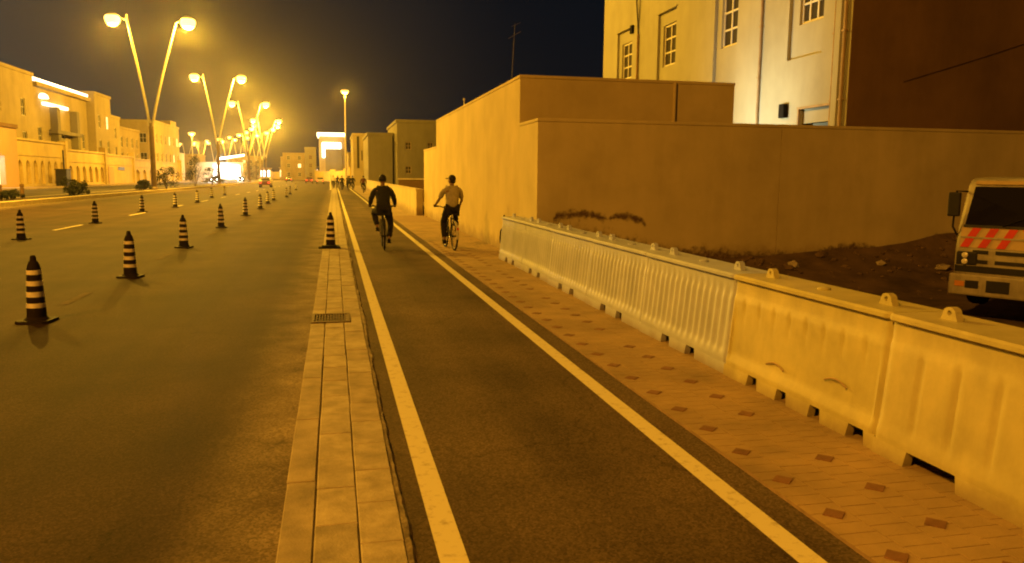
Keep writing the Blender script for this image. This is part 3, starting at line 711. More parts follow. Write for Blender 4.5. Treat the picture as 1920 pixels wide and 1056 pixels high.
# ------------------------------------------------------------------ water-filled barriers
BL, BH, BX = 2.1, .93, 3.5
def barrier_parts(root, kind, m):
    """local y from 0 (near end) to BL, front face at x=0, back at x=.52"""
    ribs = 15
    zs = [.10, .125, .15, .20, .25, .34, .46, .58, .68, .715, .745, .78, .84, .875, .89, .915, .93]
    ny = 150 if kind == 'white' else 100
    g2 = .012
    def rib(y, z):
        if kind == 'white':
            if z < .19 or z > .785: return 0
            k = min(1, (z - .19) / .05, (.785 - z) / .05)
            u = (y - .06) / (BL - .12) * ribs
            if u < 0 or u > ribs: return 0
            t = .5 - .5 * math.cos(2 * math.pi * u)
            return -.017 * k * t
        if kind == 'flat':
            if z > .62 and z < .74:
                u = (y / BL * 9) % 1; top = .72 - .10 * abs(math.sin(u * math.pi)) ** .7
                return .0 if z > top else -.012
            if .19 < z <= .62 and .05 < y < BL - .05: return -.012
            return 0
        if kind == 'groove':
            if .24 < z < .70:
                u = (y - .12) / .30
                t = abs((u % 1) - .5) * .30
                if t < .030: return -.014 * (1 - t / .030)
        return 0
    def prof(z, y):
        # batter: base flares forward, top flange proud
        x = .055 * min(1, max(0, (z - .2) / .6))
        if z <= .19: x = -.012
        if z > .70: x += .010 * min(1, (z - .70) / .06)
        if z >= .885: x -= .034
        if z >= .92: x += .016
        return x - rib(y, z)
    mb = MB(); v = []; f = []; K = len(zs)
    ys = [g2 / 2 + (BL - g2) * i / ny for i in range(ny + 1)]
    endr = lambda i: .02 if i in (0, ny) else (.006 if i in (1, ny - 1) else 0)
    for i, y in enumerate(ys):
        for z in zs: v.append((prof(z, y) + endr(i), y, z))
        for z in zs[::-1]: v.append((.52 - prof(z, y) - endr(i), y, z))
    Q = 2 * K
    for i in range(ny):
        for k in range(Q): f.append((i * Q + k, i * Q + (k + 1) % Q, (i + 1) * Q + (k + 1) % Q, (i + 1) * Q + k))
    f += [tuple(range(Q)), tuple(ny * Q + k for k in range(Q))[::-1]]
    mb.add(v, f)
    # feet between fork notches
    if kind == 'white': notch = [(.62, .85), (1.23, 1.46)]
    elif kind == 'flat': notch = [(.10, .30), (.60, .76), (1.05, 1.22), (1.50, 1.68)]
    else: notch = [(.34, .84), (1.36, 1.80)]
    e = [g2 / 2] + [q for n in notch for q in n] + [BL - g2 / 2]
    for i in range(0, len(e), 2):
        a, b = e[i], e[i + 1]; s = .02
        for xa, xb in ((-.02, .045), (.475, .54)):
            mb.add([(xa, a, 0), (xb, a, 0), (xb, b, 0), (xa, b, 0), (xa + .008, a - s * (i > 0), .1), (xb, a - s * (i > 0), .1), (xb, b + s * (i < len(e) - 2), .1), (xa + .008, b + s * (i < len(e) - 2), .1)],
                   [(0, 3, 2, 1), (0, 1, 5, 4), (1, 2, 6, 5), (2, 3, 7, 6), (3, 0, 4, 7), (4, 5, 6, 7)])
    mb.build('body', m, root, smooth=True)
    for y in (.30, 1.80):
        mb = MB(); n = 10; w = .055
        out = [(-.07, 0), (-.05, .05)] + [(.05 * math.cos(math.pi - math.pi * i / n), .05 + .035 * math.sin(math.pi * i / n)) for i in range(1, n)] + [(.05, .05), (.07, 0)]
        hole = [(.017 * math.cos(2 * math.pi * i / 12), .048 + .017 * math.sin(2 * math.pi * i / 12)) for i in range(12)]
        # lug as ring-ish plate: outer boundary joined to hole by nearest fans
        bm = bmesh.new()
        for xx in (0,):
            ov = [bm.verts.new((.235, y + p[0], BH - .004 + p[1])) for p in out]; hv = [bm.verts.new((.235, y + p[0], BH - .004 + p[1])) for p in hole]
            ed = [bm.edges.new((ov[i], ov[(i + 1) % len(ov)])) for i in range(len(ov))] + [bm.edges.new((hv[i], hv[(i + 1) % 12])) for i in range(12)]
            bmesh.ops.triangle_fill(bm, edges=ed, use_beauty=True)
        r = bmesh.ops.extrude_face_region(bm, geom=bm.faces[:]); bmesh.ops.translate(bm, vec=(.05, 0, 0), verts=[g_ for g_ in r['geom'] if isinstance(g_, bmesh.types.BMVert)])
        bmesh.ops.recalc_face_normals(bm, faces=bm.faces)
        me = bpy.data.meshes.new('lifting_lug'); bm.to_mesh(me); bm.free(); me.materials.append(MT[m])
        o = bpy.data.objects.new('lifting_lug', me); COL.objects.link(o); o.parent = root
    mb = MB(); mb.lathe([(.05, 0), (.05, .012), (.035, .02)], 14, (.26, BL / 2, BH - .002)); mb.build('filler_cap', m, root, smooth=True)
wp = None
BG = 'white ribbed water barriers along the footpath'
wl = ['white ribbed plastic barrier touching the yellow barrier', 'second white ribbed plastic barrier from the yellow one', 'middle one of the five white ribbed plastic barriers',
      'white ribbed barrier just before the far end of the row', 'white ribbed barrier ending the row by the annex wall']
for i in range(5):
    y = 6.51 + i * 2.1; lx = BX + .015 * i
    if wp is None: t = wp = thing('water_barrier', wl[0], 'barrier', (lx, y, .02), 0, BG); barrier_parts(t, 'white', 'white_plastic')
    else: t = copy_tree(wp); t.location = (lx, y, .02); t.rotation_euler = (0, 0, rnd.uniform(-.008, .008)); t['label'] = wl[i]
t = thing('water_barrier', 'yellowed flat-sided plastic barrier next to the white ones, four fork notches', 'barrier', (BX - .01, 4.41, .02), 0, 'yellowed water barriers nearest the camera'); barrier_parts(t, 'flat', 'yellow_plastic')
for y0 in (.35, 1.15):
    mb = MB(); mb.tube([(.005, y0 + .13 * i / 8 * 2, .33 - (y0 - .35) * .09 + .035 * math.sin(math.pi * i / 8)) for i in range(9)], .007, 5); mb.build('scuff_ridge', 'pipe', t)
t2 = thing('water_barrier', 'yellowed grooved plastic barrier nearest the camera at the picture edge', 'barrier', (BX - .035, 2.31, .02), -.004, 'yellowed water barriers nearest the camera'); barrier_parts(t2, 'groove', 'yellow_plastic2')
t3 = copy_tree(t2); t3.location = (BX - .05, .20, .02); t3['label'] = 'yellowed grooved barrier beside the camera, just outside the picture'
# dark strip added for the shaded edge at the far barrier end
st = thing('barrier_end_shade', 'dark strip added for the shaded edge at the far end of the white barriers', 'shade strip', (3.63, 17.045, 0))
mb = MB(); mb.tube([(.02, 0, .98), (.02, .01, .8), (.0, .02, .7), (-.05, .03, .62), (-.06, .03, .5), (-.055, .03, .36)], .018, 6); mb.build('shade_strip', 'black', st)

# low pale wall beyond the annex, along the path
lw = thing('low_path_wall', 'long low pale wall running beside the path beyond the annex', 'wall', (0, 0, 0))
mb = MB(); y = 36.7; v = []
while y < 116:
    x = 3.70 + (y - 36.7) * .012
    mb.box(x, x + .3, y, y + 3.97, -.17, 1.18); y += 4
mb.build('wall', 'stucco', lw)
mb = MB(); y = 36.7
while y < 116:
    x = 3.70 + (y - 36.7) * .012; mb.box(x - .02, x + .32, y, y + 3.97, 1.18, 1.23); y += 4
mb.build('coping', 'coping', lw)
dw = thing('yard_block_wall', 'dark wall with pale strip for lit ground crossing behind the low path wall', 'wall', (0, 0, 0))
mb = MB(); mb.box(4.9, 30, 62, 62.25, -.17, 1.55); mb.build('wall', 'villa_brown', dw); mb = MB(); mb.box(4.85, 30, 61.95, 62.3, 1.55, 1.66); mb.build('coping', 'coping', dw)  # pale top strip stands for the lit ground farther back

# ------------------------------------------------------------------ distant buildings
def block(name, label, x0, x1, y0, y1, h, m, faces=('x1',), ops=None, parap=.5, z0=-.15, group=None, pane='glass', win=(1.3, 1.7), rows=(1.2, 5.0), every=4.0, cat='villa', rr=None):
    """rectangular house; 'faces' tell which sides get windows"""
    t = thing(name, label, cat, (0, 0, 0), 0, group); mb = MB(); todo = []
    rr = rr or random.Random(int(abs(x0 * 13 + y0 * 7)))
    sides = {'x1': ((x1, y0, z0), (0, 1, 0), (1, 0, 0), y1 - y0), 'x0': ((x0, y0, z0), (0, 1, 0), (-1, 0, 0), y1 - y0),
             'y0': ((x0, y0, z0), (1, 0, 0), (0, -1, 0), x1 - x0), 'y1': ((x0, y1, z0), (1, 0, 0), (0, 1, 0), x1 - x0)}
    for k, (P, U_, N_, Wd) in sides.items():
        op = []
        if k in faces:
            n = max(1, int(Wd / every))
            for r_ in rows:
                if r_ + win[1] > h - .6: continue
                for i in range(n):
                    c = Wd * (i + .5) / n; op.append((c - win[0] / 2, c + win[0] / 2, r_, r_ + win[1]))
        face(mb, P, U_, N_, Wd, h, op, .18)
        todo += [(P, U_, N_, q) for q in op]
    mb.add([(x0, y0, z0 + h - .05), (x1, y0, z0 + h - .05), (x1, y1, z0 + h - .05), (x0, y1, z0 + h - .05)], [(0, 1, 2, 3)])
    mb.build('wall', m, t)
    if parap:
        mb = MB(); a = .18; zz = z0 + h
        mb.box(x0 - a, x1 + a, y0 - a, y0 + .3, zz, zz + parap); mb.box(x0 - a, x1 + a, y1 - .3, y1 + a, zz, zz + parap)
        mb.box(x0 - a, x0 + .3, y0 + .3, y1 - .3, zz, zz + parap); mb.box(x1 - .3, x1 + a, y0 + .3, y1 - .3, zz, zz + parap); mb.build('parapet', m, t)
    for (P, U_, N_, q) in todo:
        window(t, P, U_, N_, q, .16, 2, 2, .09, pane=pane if rr.random() > (0 if m == 'v_wall3' else .12) else ('warm_win' if pane == 'glass' else pane), fr='pipe' if m == 'v_wall3' else 'frame')
    return t
V1 = block('villa', 'tall yellow-lit villa at the left picture edge above the arcaded wall', -62, -46, 122, 140.5, 17.0, 'v_wall', ('x1', 'y0'), every=6.5, rows=(5.6, 10.6), win=(1.7, 2.6))
V2 = block('villa', 'villa with glowing white roofline behind the arcaded wall', -62, -46.8, 142, 171, 16.0, 'v_wall', ('x1',), every=5.5, rows=(6.6,), win=(1.7, 2.8))
mb = MB(); mb.box(-46.95, -46.4, 142.0, 154.5, 16.35, 16.95); mb.build('light_strip', 'led', V2)
mb = MB(); mb.box(-46.95, -46.4, 155.2, 171.0, 16.35, 16.95); mb.build('light_strip', 'led', V2)
mb = MB(); mb.box(-46.8, -45.9, 142, 171, 15.6, 16.3); mb.build('cornice', 'v_wall', V2)
mb = MB(); mb.box(-46.79, -46.2, 146.5, 158, 12.9, 13.4); mb.build('light_strip', 'led', V2)
mb = MB(); mb.lathe([(.9, 0), (.75, .5), (.3, .85)], 12, (-46.4, 146.0, 13.9)); mb.build('porch_light', 'led', V2)
mb = MB()
for y in (150, 160.5): mb.box(-46.79, -45.6, y, y + 1.4, 0, 12.9)
mb.box(-46.79, -45.4, 149, 163, 8.4, 9.0); mb.build('balcony', 'v_wall3', V2)
V3 = block('villa', 'tall narrow villa wing right of the white-lit roofline', -60, -45.6, 172, 183.5, 17.4, 'v_wall', ('x1', 'y0'), every=5.5, rows=(6, 11), win=(1.6, 2.6))
V4 = block('villa', 'lower stepped villa wing beside the tall narrow one', -60, -46, 184.2, 192, 13.8, 'v_wall', ('x1',), every=4, rows=(5.5, 9.5), win=(1.4, 2.2))
V5 = block('villa', 'dim brown villa set back behind the first street lamp', -66, -48.5, 196, 221, 12.4, 'v_wall2', ('x1', 'y0'), every=5, rows=(4.5, 8.2), win=(1.7, 2.4))
V6 = block('villa', 'block-shaped villa right of the first lamp pole', -62, -45.5, 224, 258, 15.4, 'v_wall', ('x1', 'y0'), every=5, rows=(5, 10), win=(1.7, 2.5))
mb = MB(); mb.box(-61, -46.2, 250, 258.5, 15.3, 17.3); mb.build('stair_tower', 'v_wall', V6)
V7 = block('villa', 'low villa beyond the block-shaped one on the left', -66, -50, 264, 292, 8.5, 'v_wall', ('x1', 'y0'), every=5, rows=(2.5,))
# pitched canopies / gate posts along the arcaded boundary wall
aw = thing('arcaded_wall', 'long yellow boundary wall with blind arches on the left', 'wall', (0, 0, 0))
mb = MB(); AX = -38.2
def arch_ops(ya, yb, n): return [(ya + (yb - ya) * (i + .2) / n, ya + (yb - ya) * (i + .8) / n) for i in range(n)]
secs = [(109.2, 127.5, 6.0, 7), (128.5, 148, 5.2, 6), (148.5, 168, 5.0, 0), (168.5, 186, 4.7, 3), (186.5, 217, 4.5, 4)]
for (ya, yb, h, n) in secs:
    ops_ = []
    for a, b in (arch_ops(ya, yb, n) if n else []): ops_.append((a - ya, b - ya, .5, h * .60))
    face(mb, (AX, ya, -.15), (0, 1, 0), (1, 0, 0), yb - ya, h, ops_, .35)
    mb.box(AX - .7, AX - .36, ya, yb, -.15, h - .02)
    mb.box(AX - .36, AX - .02, ya, yb, h - .3, h - .15)
    for (a, b, z0_, z1_) in ops_:   # pointed heads: wedge corners filling the top of each opening
        c = (a + b) / 2; za, zb = z1_ - .15 - .9, z1_ - .15
        for s, e in ((a, 1), (b, -1)):
            y0_ = ya + s
            pts = [(y0_, zb), (y0_, za), (y0_ + e * (b - a) * .12, za + .45), (y0_ + e * (b - a) * .28, za + .72), (y0_ + e * (b - a) * .5, zb)]
            vv = [(AX, p, q) for p, q in pts] + [(AX - .3, p, q) for p, q in pts]
            mb.add(vv, [(0, 1, 2, 3, 4), (9, 8, 7, 6, 5), (1, 2, 7, 6), (2, 3, 8, 7), (3, 4, 9, 8)])
mb.build('wall', 'arc_wall', aw)
mb = MB()
for (ya, yb, h, n) in secs:
    mb.box(AX - .8, AX + .18, ya, yb, h - .15, h + .12); mb.box(AX, AX + .10, ya, yb, h * .66, h * .66 + .22)
mb.build('cornice', 'arc_wall', aw)
for ya in (127.5, 148, 168, 186, 217):
    mb = MB(); mb.box(AX - .8, AX + .25, ya + .02, ya + .98 if ya < 140 else ya + .48, -.15, 6.4 - (ya - 127) * .012); mb.build('pillar', 'arc_wall', aw)
mb = MB(); mb.box(AX + .02, AX + .12, 150.0, 153.5, .0, 3.0); mb.build('door', 'arc_pink', aw)
mb = MB(); mb.box(AX + .02, AX + .08, 156.5, 161, 2.4, 3.0); mb.build('wall_sign', 'trim', aw)
pk = thing('gate_house', 'pinkish gate house with a white-lit arched opening at left edge', 'gate house', (0, 0, 0))
mb = MB(); face(mb, (AX + .3, 98, -.15), (0, 1, 0), (1, 0, 0), 11.1, 7.3, [(3.0, 7.0, .5, 3.9)], .8)
mb.add([(AX + .3, 98, -.15), (AX - 5, 98, -.15), (AX - 5, 98, 7.15), (AX + .3, 98, 7.15)], [(0, 1, 2, 3)])
mb.add([(AX + .3, 109.1, -.15), (AX - 5, 109.1, -.15), (AX - 5, 109.1, 7.15), (AX + .3, 109.1, 7.15)], [(0, 1, 2, 3)])
mb.add([(AX + .3, 98, 7.1), (AX + .3, 109.1, 7.1), (AX - 5, 109.1, 7.1), (AX - 5, 98, 7.1)], [(0, 1, 2, 3)])
mb.build('wall', 'arc_pink', pk)
mb = MB(); mb.box(AX - .5, AX + .5, 97.9, 109.15, 7.15, 7.6); mb.build('cornice', 'villa_brown', pk)
mb = MB(); n = 12
pts = [(101.0, .35), (105.0, .35)] + [(103 + 2 * math.cos(math.pi * i / n), 2.2 + 1.6 * math.sin(math.pi * i / n)) for i in range(n + 1)]
mb.add([(AX - .35, p, q) for p, q in pts] + [(AX - .45, p, q) for p, q in pts], [tuple(range(len(pts)))] + [tuple(range(len(pts), 2 * len(pts)))[::-1]]); mb.build('lit_arch', 'gate_glow', pk)
bulb(pk, (AX + .1 - .3, 103, 3.5), 260, (.85, 1, .9), .15)

# right side, beyond the annex
block('villa', 'dim flat-roofed villa behind the left cyclist, with parapet', 9.9, 24, 128, 150, 10.4, 'v_wall3', ('y0', 'x0'), every=3.2, rows=(2.4, 6.2), win=(.9, 1.2))
block('villa', 'plain lower villa block left of the flat-roofed one', 5.6, 9.6, 134, 155, 8.6, 'v_wall3', ('x0',), every=6, rows=(2, 5.3), win=(.9, 1.2))
RV = block('villa', 'villa with tall dark stair-window slots beside the lamp mast', 4.0, 9.5, 168, 190, 10.2, 'v_wall', (), every=6)
for a, b in ((4.75, 5.2), (6.4, 7.1)):
    mb = MB(); mb.box(a, b, 167.93, 168.0, 3.4, 9.9); mb.build('window_slot', 'glass', RV)
mb = MB(); mb.box(5.65, 5.85, 167.93, 168, 5.0, 7.0); mb.build('window_slot', 'glass', RV)
LB = block('lit_building', 'white-lit building with glowing roof edge and portal beside the lamp mast', -5.6, 4.6, 330, 352, 18.0, 'v_wall', (), parap=0)
mb = MB(); mb.box(-6.3, 4.8, 329.0, 352, 17.5, 18.9); mb.build('light_strip', 'led', LB)
mb = MB(); mb.box(-4.4, 3.0, 329.3, 330, 12.6, 15.0); mb.build('light_strip', 'shop', LB)
mb = MB(); mb.box(-4.4, -3.3, 329.3, 330, 9.0, 12.6); mb.build('light_strip', 'shop', LB)
mb = MB(); mb.box(-3.2, 3.6, 329.4, 330, 2, 12.4); mb.build('glass_front', 'v_wall3', LB)
bulb(LB, (-1, 322, 9), 900, (1, .95, .8), .5)
# wall and houses along the outside of the bend
bwl = thing('bend_wall', 'yellow lit wall lining the outside of the far bend', 'wall', (0, 0, 0))
mb = MB()
for i in range(16):
    y = 205 + i * 14; x = 3.9 + bend(y); y2 = y + 13.9; x2 = 3.9 + bend(y2); n_ = Vector((y2 - y, -(x2 - x), 0)).normalized()
    mb.obox((x, y, -.15), Vector((x2 - x, y2 - y, 0)).normalized(), (0, 0, 1), n_, Vector((x2 - x, y2 - y, 0)).length, 3.6 if i % 3 else 4.2, .4)
mb.build('wall', 'arc_wall', bwl)
bl_labels = ['low villa behind the wall at the start of the far bend', 'two-storey villa behind the far bend wall', 'dim brown villa at the middle of the far bend', 'farthest pale villa at the end of the boulevard', 'dim house left of the white-lit building', 'narrow dim house beside the white-lit building']
for i, (x, y, w, d, h, m) in enumerate([(7, 215, 10, 20, 8, 'v_wall3'), (4.6, 262, 10, 20, 9, 'v_wall'), (-24, 385, 12, 14, 10, 'v_wall2'), (-58, 470, 18, 16, 12, 'v_wall'), (-21, 352, 9, 14, 11, 'v_wall2'), (-11.5, 338, 4.5, 14, 13, 'v_wall3')]):
    block('villa', bl_labels[i], x, x + w, y, y + d, h, m, ('y0',), every=3.6, rows=(1.5, 5.2, 8.5), group=None)
# shop front made up to carry the white glare on the left, with canopy
sh = thing('glare_shop', 'white shop front made up for the glare far down the left side', 'shop', (0, 0, 0))
mb = MB(); mb.box(-48, -31.8, 300.5, 312, -.15, 6.2); mb.build('wall', 'v_wall', sh)
for i in range(5):
    mb = MB(); x = -41.9 + i * 1.85; mb.box(x, x + 1.7, 300.2, 300.5, .4, 5.2); mb.build('glare_pane', 'shop', sh)
mb = MB(); mb.obox((-40, 299, 7.0), Vector((1, 0, .16)).normalized(), (0, 1, 0), (0, 0, 1), 9.0, 1.5, .7); mb.build('light_canopy', 'led', sh)
bulb(sh, (-38.5, 296, 4.2), 8000, (1, .95, .9), .5)
for i, (x, y, w, d, h) in enumerate([(-64, 318, 14, 20, 9), (-74, 372, 14, 20, 10), (-95, 430, 16, 18, 10), (-120, 500, 20, 18, 11)]):
    block('villa', ['grey villa behind the glaring shop', 'villa left of the bend beyond the shop', 'small distant villa along the left bend', 'most distant villa at the left end of the bend'][i], x, x + w, y, y + d, h, 'v_wall' if i % 2 else 'v_wall2', ('x1', 'y0'), every=4, rows=(1.8, 5.2))

MT['kiosk_glow'] = mat('kiosk_glow', (1, .9, .7), .5, emit=(1.0, .80, .5), estr=1.8)
for x, y, w, h, m, lab in ((-25.5, 400, 8, 5.2, 'kiosk_glow', 'yellow-lit kiosk at the end of the boulevard'), (-12.0, 366, 5, 5.5, 'shop', 'white-lit kiosk left of the white-lit building'), (-36, 418, 5, 5, 'shop', 'small white-lit kiosk near the end of the lamp row')):
    t = thing('kiosk', lab, 'kiosk', (x, y, 0)); mb = MB(); mb.box(0, w, .3, 5, -.15, h); mb.build('wall', 'v_wall', t)
    mb = MB(); mb.box(-.4, w + .4, -.8, 5.3, h, h + .4); mb.build('roof', 'v_wall2', t)
    for k in range(3):
        mb = MB(); mb.box(w * k / 3 + .15, w * (k + 1) / 3 - .15, .18, .3, 1.0, h - .9); mb.build('window', m, t)
# ------------------------------------------------------------------ shrubs on the median
def leaves(shape, n, sz, r):
    mb = MB(); k = 0
    while k < n:
        p = shape(r)
        if p is None: continue
        k += 1; p = Vector(p); d = Vector((r.gauss(0, 1), r.gauss(0, 1), r.gauss(0, 1))).normalized(); a = d.orthogonal().normalized(); b = d.cross(a); s = sz * r.uniform(.6, 1.3)
        mb.add([p - a * s, p + b * s * .5, p + a * s, p - b * s * .5], [(0, 1, 2, 3)])
    return mb
def shrub(name, label, loc, kind, w, h, seed, cat='shrub', n=1500):
    r = random.Random(seed); t = thing(name, label, cat, loc)
    mb = MB()
    for k in range(5):
        an_ = r.uniform(0, 6.28); mb.tube([(0, 0, -.05), (.3 * w * math.cos(an_) * .4, .3 * w * math.sin(an_) * .4, h * .3), (.3 * w * math.cos(an_), .3 * w * math.sin(an_), h * .7)], [.05, .035, .015], 5)
    mb.build('trunk', 'bark', t)
    cl = [(r.uniform(-.5, .5), r.uniform(-.5, .5), r.uniform(.2, 1), r.uniform(.18, .34)) for _ in range(26)]
    def shp(r):
        c = r.choice(cl)
        if kind == 'cone': k = 1.08 - c[2]; q = (c[0] * w * k, c[1] * w * k, c[2] * h)
        elif kind == 'ball': k = math.sqrt(max(.05, 1 - (2 * c[2] - 1.1) ** 2)); q = (c[0] * w * k, c[1] * w * k, c[2] * h)
        else: q = (c[0] * w, c[1] * w * 2.0, c[2] * h * .85)
        g3 = [r.gauss(0, 1) for _ in range(3)]; L = math.sqrt(sum(x * x for x in g3)) or 1; rr_ = r.random() ** .4 * c[3] * min(w, h) * .7
        p = (q[0] + g3[0] / L * rr_, q[1] + g3[1] / L * rr_, max(.05, q[2] + g3[2] / L * rr_))
        return p
    leaves(shp, n, .09, r).build('crown', 'leaf', t)
    return t
shrub('hedge_bush', 'boxy dark hedge on the median nearest the camera', (-19.7, 67.5, .05), 'box', 1.5, 1.5, 1)
shrub('hedge_bush', 'smaller dark hedge on the median left of the first lamp pole', (-19.6, 90.0, .05), 'box', 1.2, 1.1, 2)
shrub('round_bush', 'round topiary bush on the median just past the first lamp pole', (-19.4, 101, .05), 'ball', 2.3, 2.3, 3)
shrub('conical_tree', 'pointed dark conifer on the median between first two lamps', (-19.4, 121, .05), 'cone', 3.4, 4.2, 4, 'tree')
shrub('round_bush', 'round bush on the median in front of the glaring shop', (-19.4, 137, .05), 'ball', 2.4, 2.8, 5)
shrub('round_bush', 'wide dark bush on the median right of the glaring shop', (-20.2, 205, .05), 'ball', 5.5, 4.6, 6)
shrub('low_bush', 'low scrubby bush on the median at the left picture edge', (-20.3, 57, .05), 'box', .9, .7, 7, n=700)
shrub('low_bush', 'small scrubby bush beside the second lamp pole', (-20.2, 152, .05), 'ball', 2.2, 1.9, 8, n=700)
shrub('palm_scrub', 'scrubby tree standing behind the bend near the lamps', (-27.5, 262, -.1), 'ball', 6.5, 7.5, 9, 'tree')
# cabinet with aerial on the far footpath
cb = thing('utility_cabinet', 'dark roadside cabinet with a mast before the arcaded wall', 'cabinet', (-36.4, 120.5, .04))
mb = MB(); mb.box(-.7, .7, -.9, .9, 0, 2.2); mb.build('cabinet_box', 'trim', cb, bevel=.04); mb = MB(); mb.box(-.78, .78, -.98, .98, 2.2, 2.32); mb.build('lid', 'trim', cb)
mb = MB(); mb.tube([(0, .5, 2.3), (0, .5, 4.9)], .11, 6); mb.build('mast', 'trim', cb)
for i, (y, lab) in enumerate([(56.5, 'stubby dark bollard on the median at the left picture edge'), (60.2, 'second dark bollard on the median by the left edge')]):
    t = thing('bollard', lab, 'bollard', (-20.8, y, .06)); mb = MB(); mb.lathe([(.13, 0), (.12, .8), (.15, .82), (.13, .95), (.05, 1.0)], 10); mb.build('post', 'villa_brown', t)

# ------------------------------------------------------------------ cars far away
def car_parts(root, paint, lit='head'):
    prof = [(-2.2, .35), (-2.25, .75), (-2.05, .95), (-1.35, 1.0), (-.75, 1.42), (.55, 1.45), (1.15, 1.02), (2.0, .90), (2.25, .70), (2.25, .35)]
    mb = MB(); n = len(prof); v = []
    for x, k in ((-.86, 0), (-.82, 1), (.82, 1), (.86, 0)):
        for y, z in prof:
            zz = z; xx = x * (.84 if z > 1.1 else 1); v.append((xx, y, zz))
    f = []
    for j in range(3):
        for i in range(n - 1): f.append((j * n + i, j * n + i + 1, (j + 1) * n + i + 1, (j + 1) * n + i))
        f.append((j * n + n - 1, j * n, (j + 1) * n, (j + 1) * n + n - 1))
    f += [tuple(range(n)), tuple(range(3 * n, 4 * n))[::-1]]
    mb.add(v, f); mb.build('body', paint, root, smooth=True)
    for s in (-1, 1):
        mb = MB(); mb.add([(s * .735, -1.2, 1.06), (s * .735, 1.0, 1.08), (s * .735, .5, 1.38), (s * .735, -.72, 1.36)], [(0, 1, 2, 3)]); mb.v = [(p[0] + s * .02, p[1], p[2]) for p in mb.v]; mb.build('side_window', 'glass', root)
    mb = MB(); mb.add([(-.66, -1.29, 1.05), (.66, -1.29, 1.05), (.62, -.78, 1.42), (-.62, -.78, 1.42)], [(0, 1, 2, 3)]); mb.v = [(p[0], p[1] - .02, p[2] + .02) for p in mb.v]; mb.build('rear_window', 'glass', root)
    mb = MB(); mb.add([(-.66, 1.13, 1.06), (.66, 1.13, 1.06), (.62, .6, 1.42), (-.62, .6, 1.42)], [(0, 1, 2, 3)]); mb.v = [(p[0], p[1] + .02, p[2] + .02) for p in mb.v]; mb.build('windscreen', 'glass', root)
    for s in (-1, 1):
        for y in (-1.35, 1.4):
            mb = MB(); mb.lathe([(.2, -.11), (.33, -.1), (.34, 0), (.33, .1), (.2, .11)], 16, (s * .8, y, .33), axis='x'); w = mb.build('wheel', 'black', root, smooth=True)
            mb = MB(); mb.lathe([(.19, -.02), (.17, .02), (.05, .03)], 12, (s * .905, y, .33), axis='x'); mb.build('rim', 'steel', w)
        mb = MB(); mb.box(s * .62 - .16, s * .62 + .16, -2.30, -2.20, .68, .84); mb.build('taillight', 'tail', root)
        mb = MB(); mb.lathe([(.05, 2.2), (.13, 2.2), (.13, 2.28), (.03, 2.3)], 10, (0, 0, 0)); mb.v = [(p[0] + s * .6, p[2], p[1] + .70) for p in mb.v]; mb.build('headlight', lit, root)
car0 = None
for i, (x, y, rz, paint, lab) in enumerate([(-10.6, 132, 0, 'car_red', 'maroon car driving away beyond the cones'), (-6.0, 205, 0, 'car_red', 'red car with tail lights lit near the far bend'),
        (-3.2, 196, 0, 'car_body', 'silver car farther right with tail lights lit'), (-12.5, 236, .02, 'car_dark', 'dark car ahead on the bend beside the median'),
        (-29.5, 214, math.pi, 'car_body', 'oncoming silver car with glaring headlights near the shop'), (-26, 240, math.pi, 'car_dark', 'oncoming dark car with headlights behind the silver one'),
        (-32, 232, math.pi, 'car_body', 'second oncoming silver car beside the shop')]):
    t = thing('car', lab, 'car', (x + bend(y), y, -.12), rz, 'cars far down the boulevard'); car_parts(t, paint, 'head' if rz > 1 else 'lamp_clear')
    if rz > 1:
        for s in (-.6, .6):
            d = bpy.data.lights.new('headlamp_beam', 'SPOT'); d.energy = 5200; d.color = (1, .93, .8); d.spot_size = R(50); d.spot_blend = .8; d.shadow_soft_size = .1
            o = bpy.data.objects.new('headlamp_beam', d); COL.objects.link(o); o.parent = t; o.location = (s, 2.4, .7); o.rotation_euler = (R(88), 0, 0)

# ------------------------------------------------------------------ truck
tk = thing('light_truck', 'white light truck with red chevrons parked by the boundary wall', 'truck', (10.02, 9.86, -.20), R(-61.9))
TW = 1.78; h_ = TW / 2
prof = [(0.02, .50), (0.0, .62), (.0, .95), (.05, 1.30), (.26, 1.96), (.34, 2.03), (.50, 2.07), (1.55, 2.09), (1.62, 2.0), (1.62, .50)]
mb = MB(); n = len(prof); v = []; xsn = [(-h_, .05), (-h_ + .06, 0), (h_ - .06, 0), (h_, .05)]
for x, ins in xsn:
    for y, z in prof: v.append((x * (1 - .05 * max(0, (z - 1.2))), y + (ins if y < .6 else 0), z))
f = []
for j in range(3):
    for i in range(n): f.append((j * n + i, j * n + (i + 1) % n, (j + 1) * n + (i + 1) % n, (j + 1) * n + i))
f += [tuple(range(n)), tuple(range(3 * n, 4 * n))[::-1]]
mb.add(v, f); cabo = mb.build('cab', 'truck', tk, smooth=True)
def front_y(z):
    for (ya, za), (yb, zb) in zip(prof, prof[1:]):
        if za <= z <= zb: return ya + (yb - ya) * (z - za) / max(1e-6, zb - za)
    return 0
def fpoly(pts, m, name, off=.012, th=.014):
    mb = MB(); a = [(x, front_y(z) - off, z) for x, z in pts]; b = [(x, front_y(z) - off + th, z) for x, z in pts]; k = len(pts)
    mb.add(a + b, [tuple(range(k)), tuple(range(k, 2 * k))[::-1]] + [(i, (i + 1) % k, k + (i + 1) % k, k + i) for i in range(k)]); return mb.build(name, m, tk)
ws = fpoly([(-.78, 1.34), (.78, 1.34), (.74, 1.93), (-.74, 1.93)], 'truck_glass', 'windscreen', .02)
fpoly([(-.80, 1.30), (.80, 1.30), (.80, 1.338), (-.80, 1.338)], 'trim', 'cowl', .02)
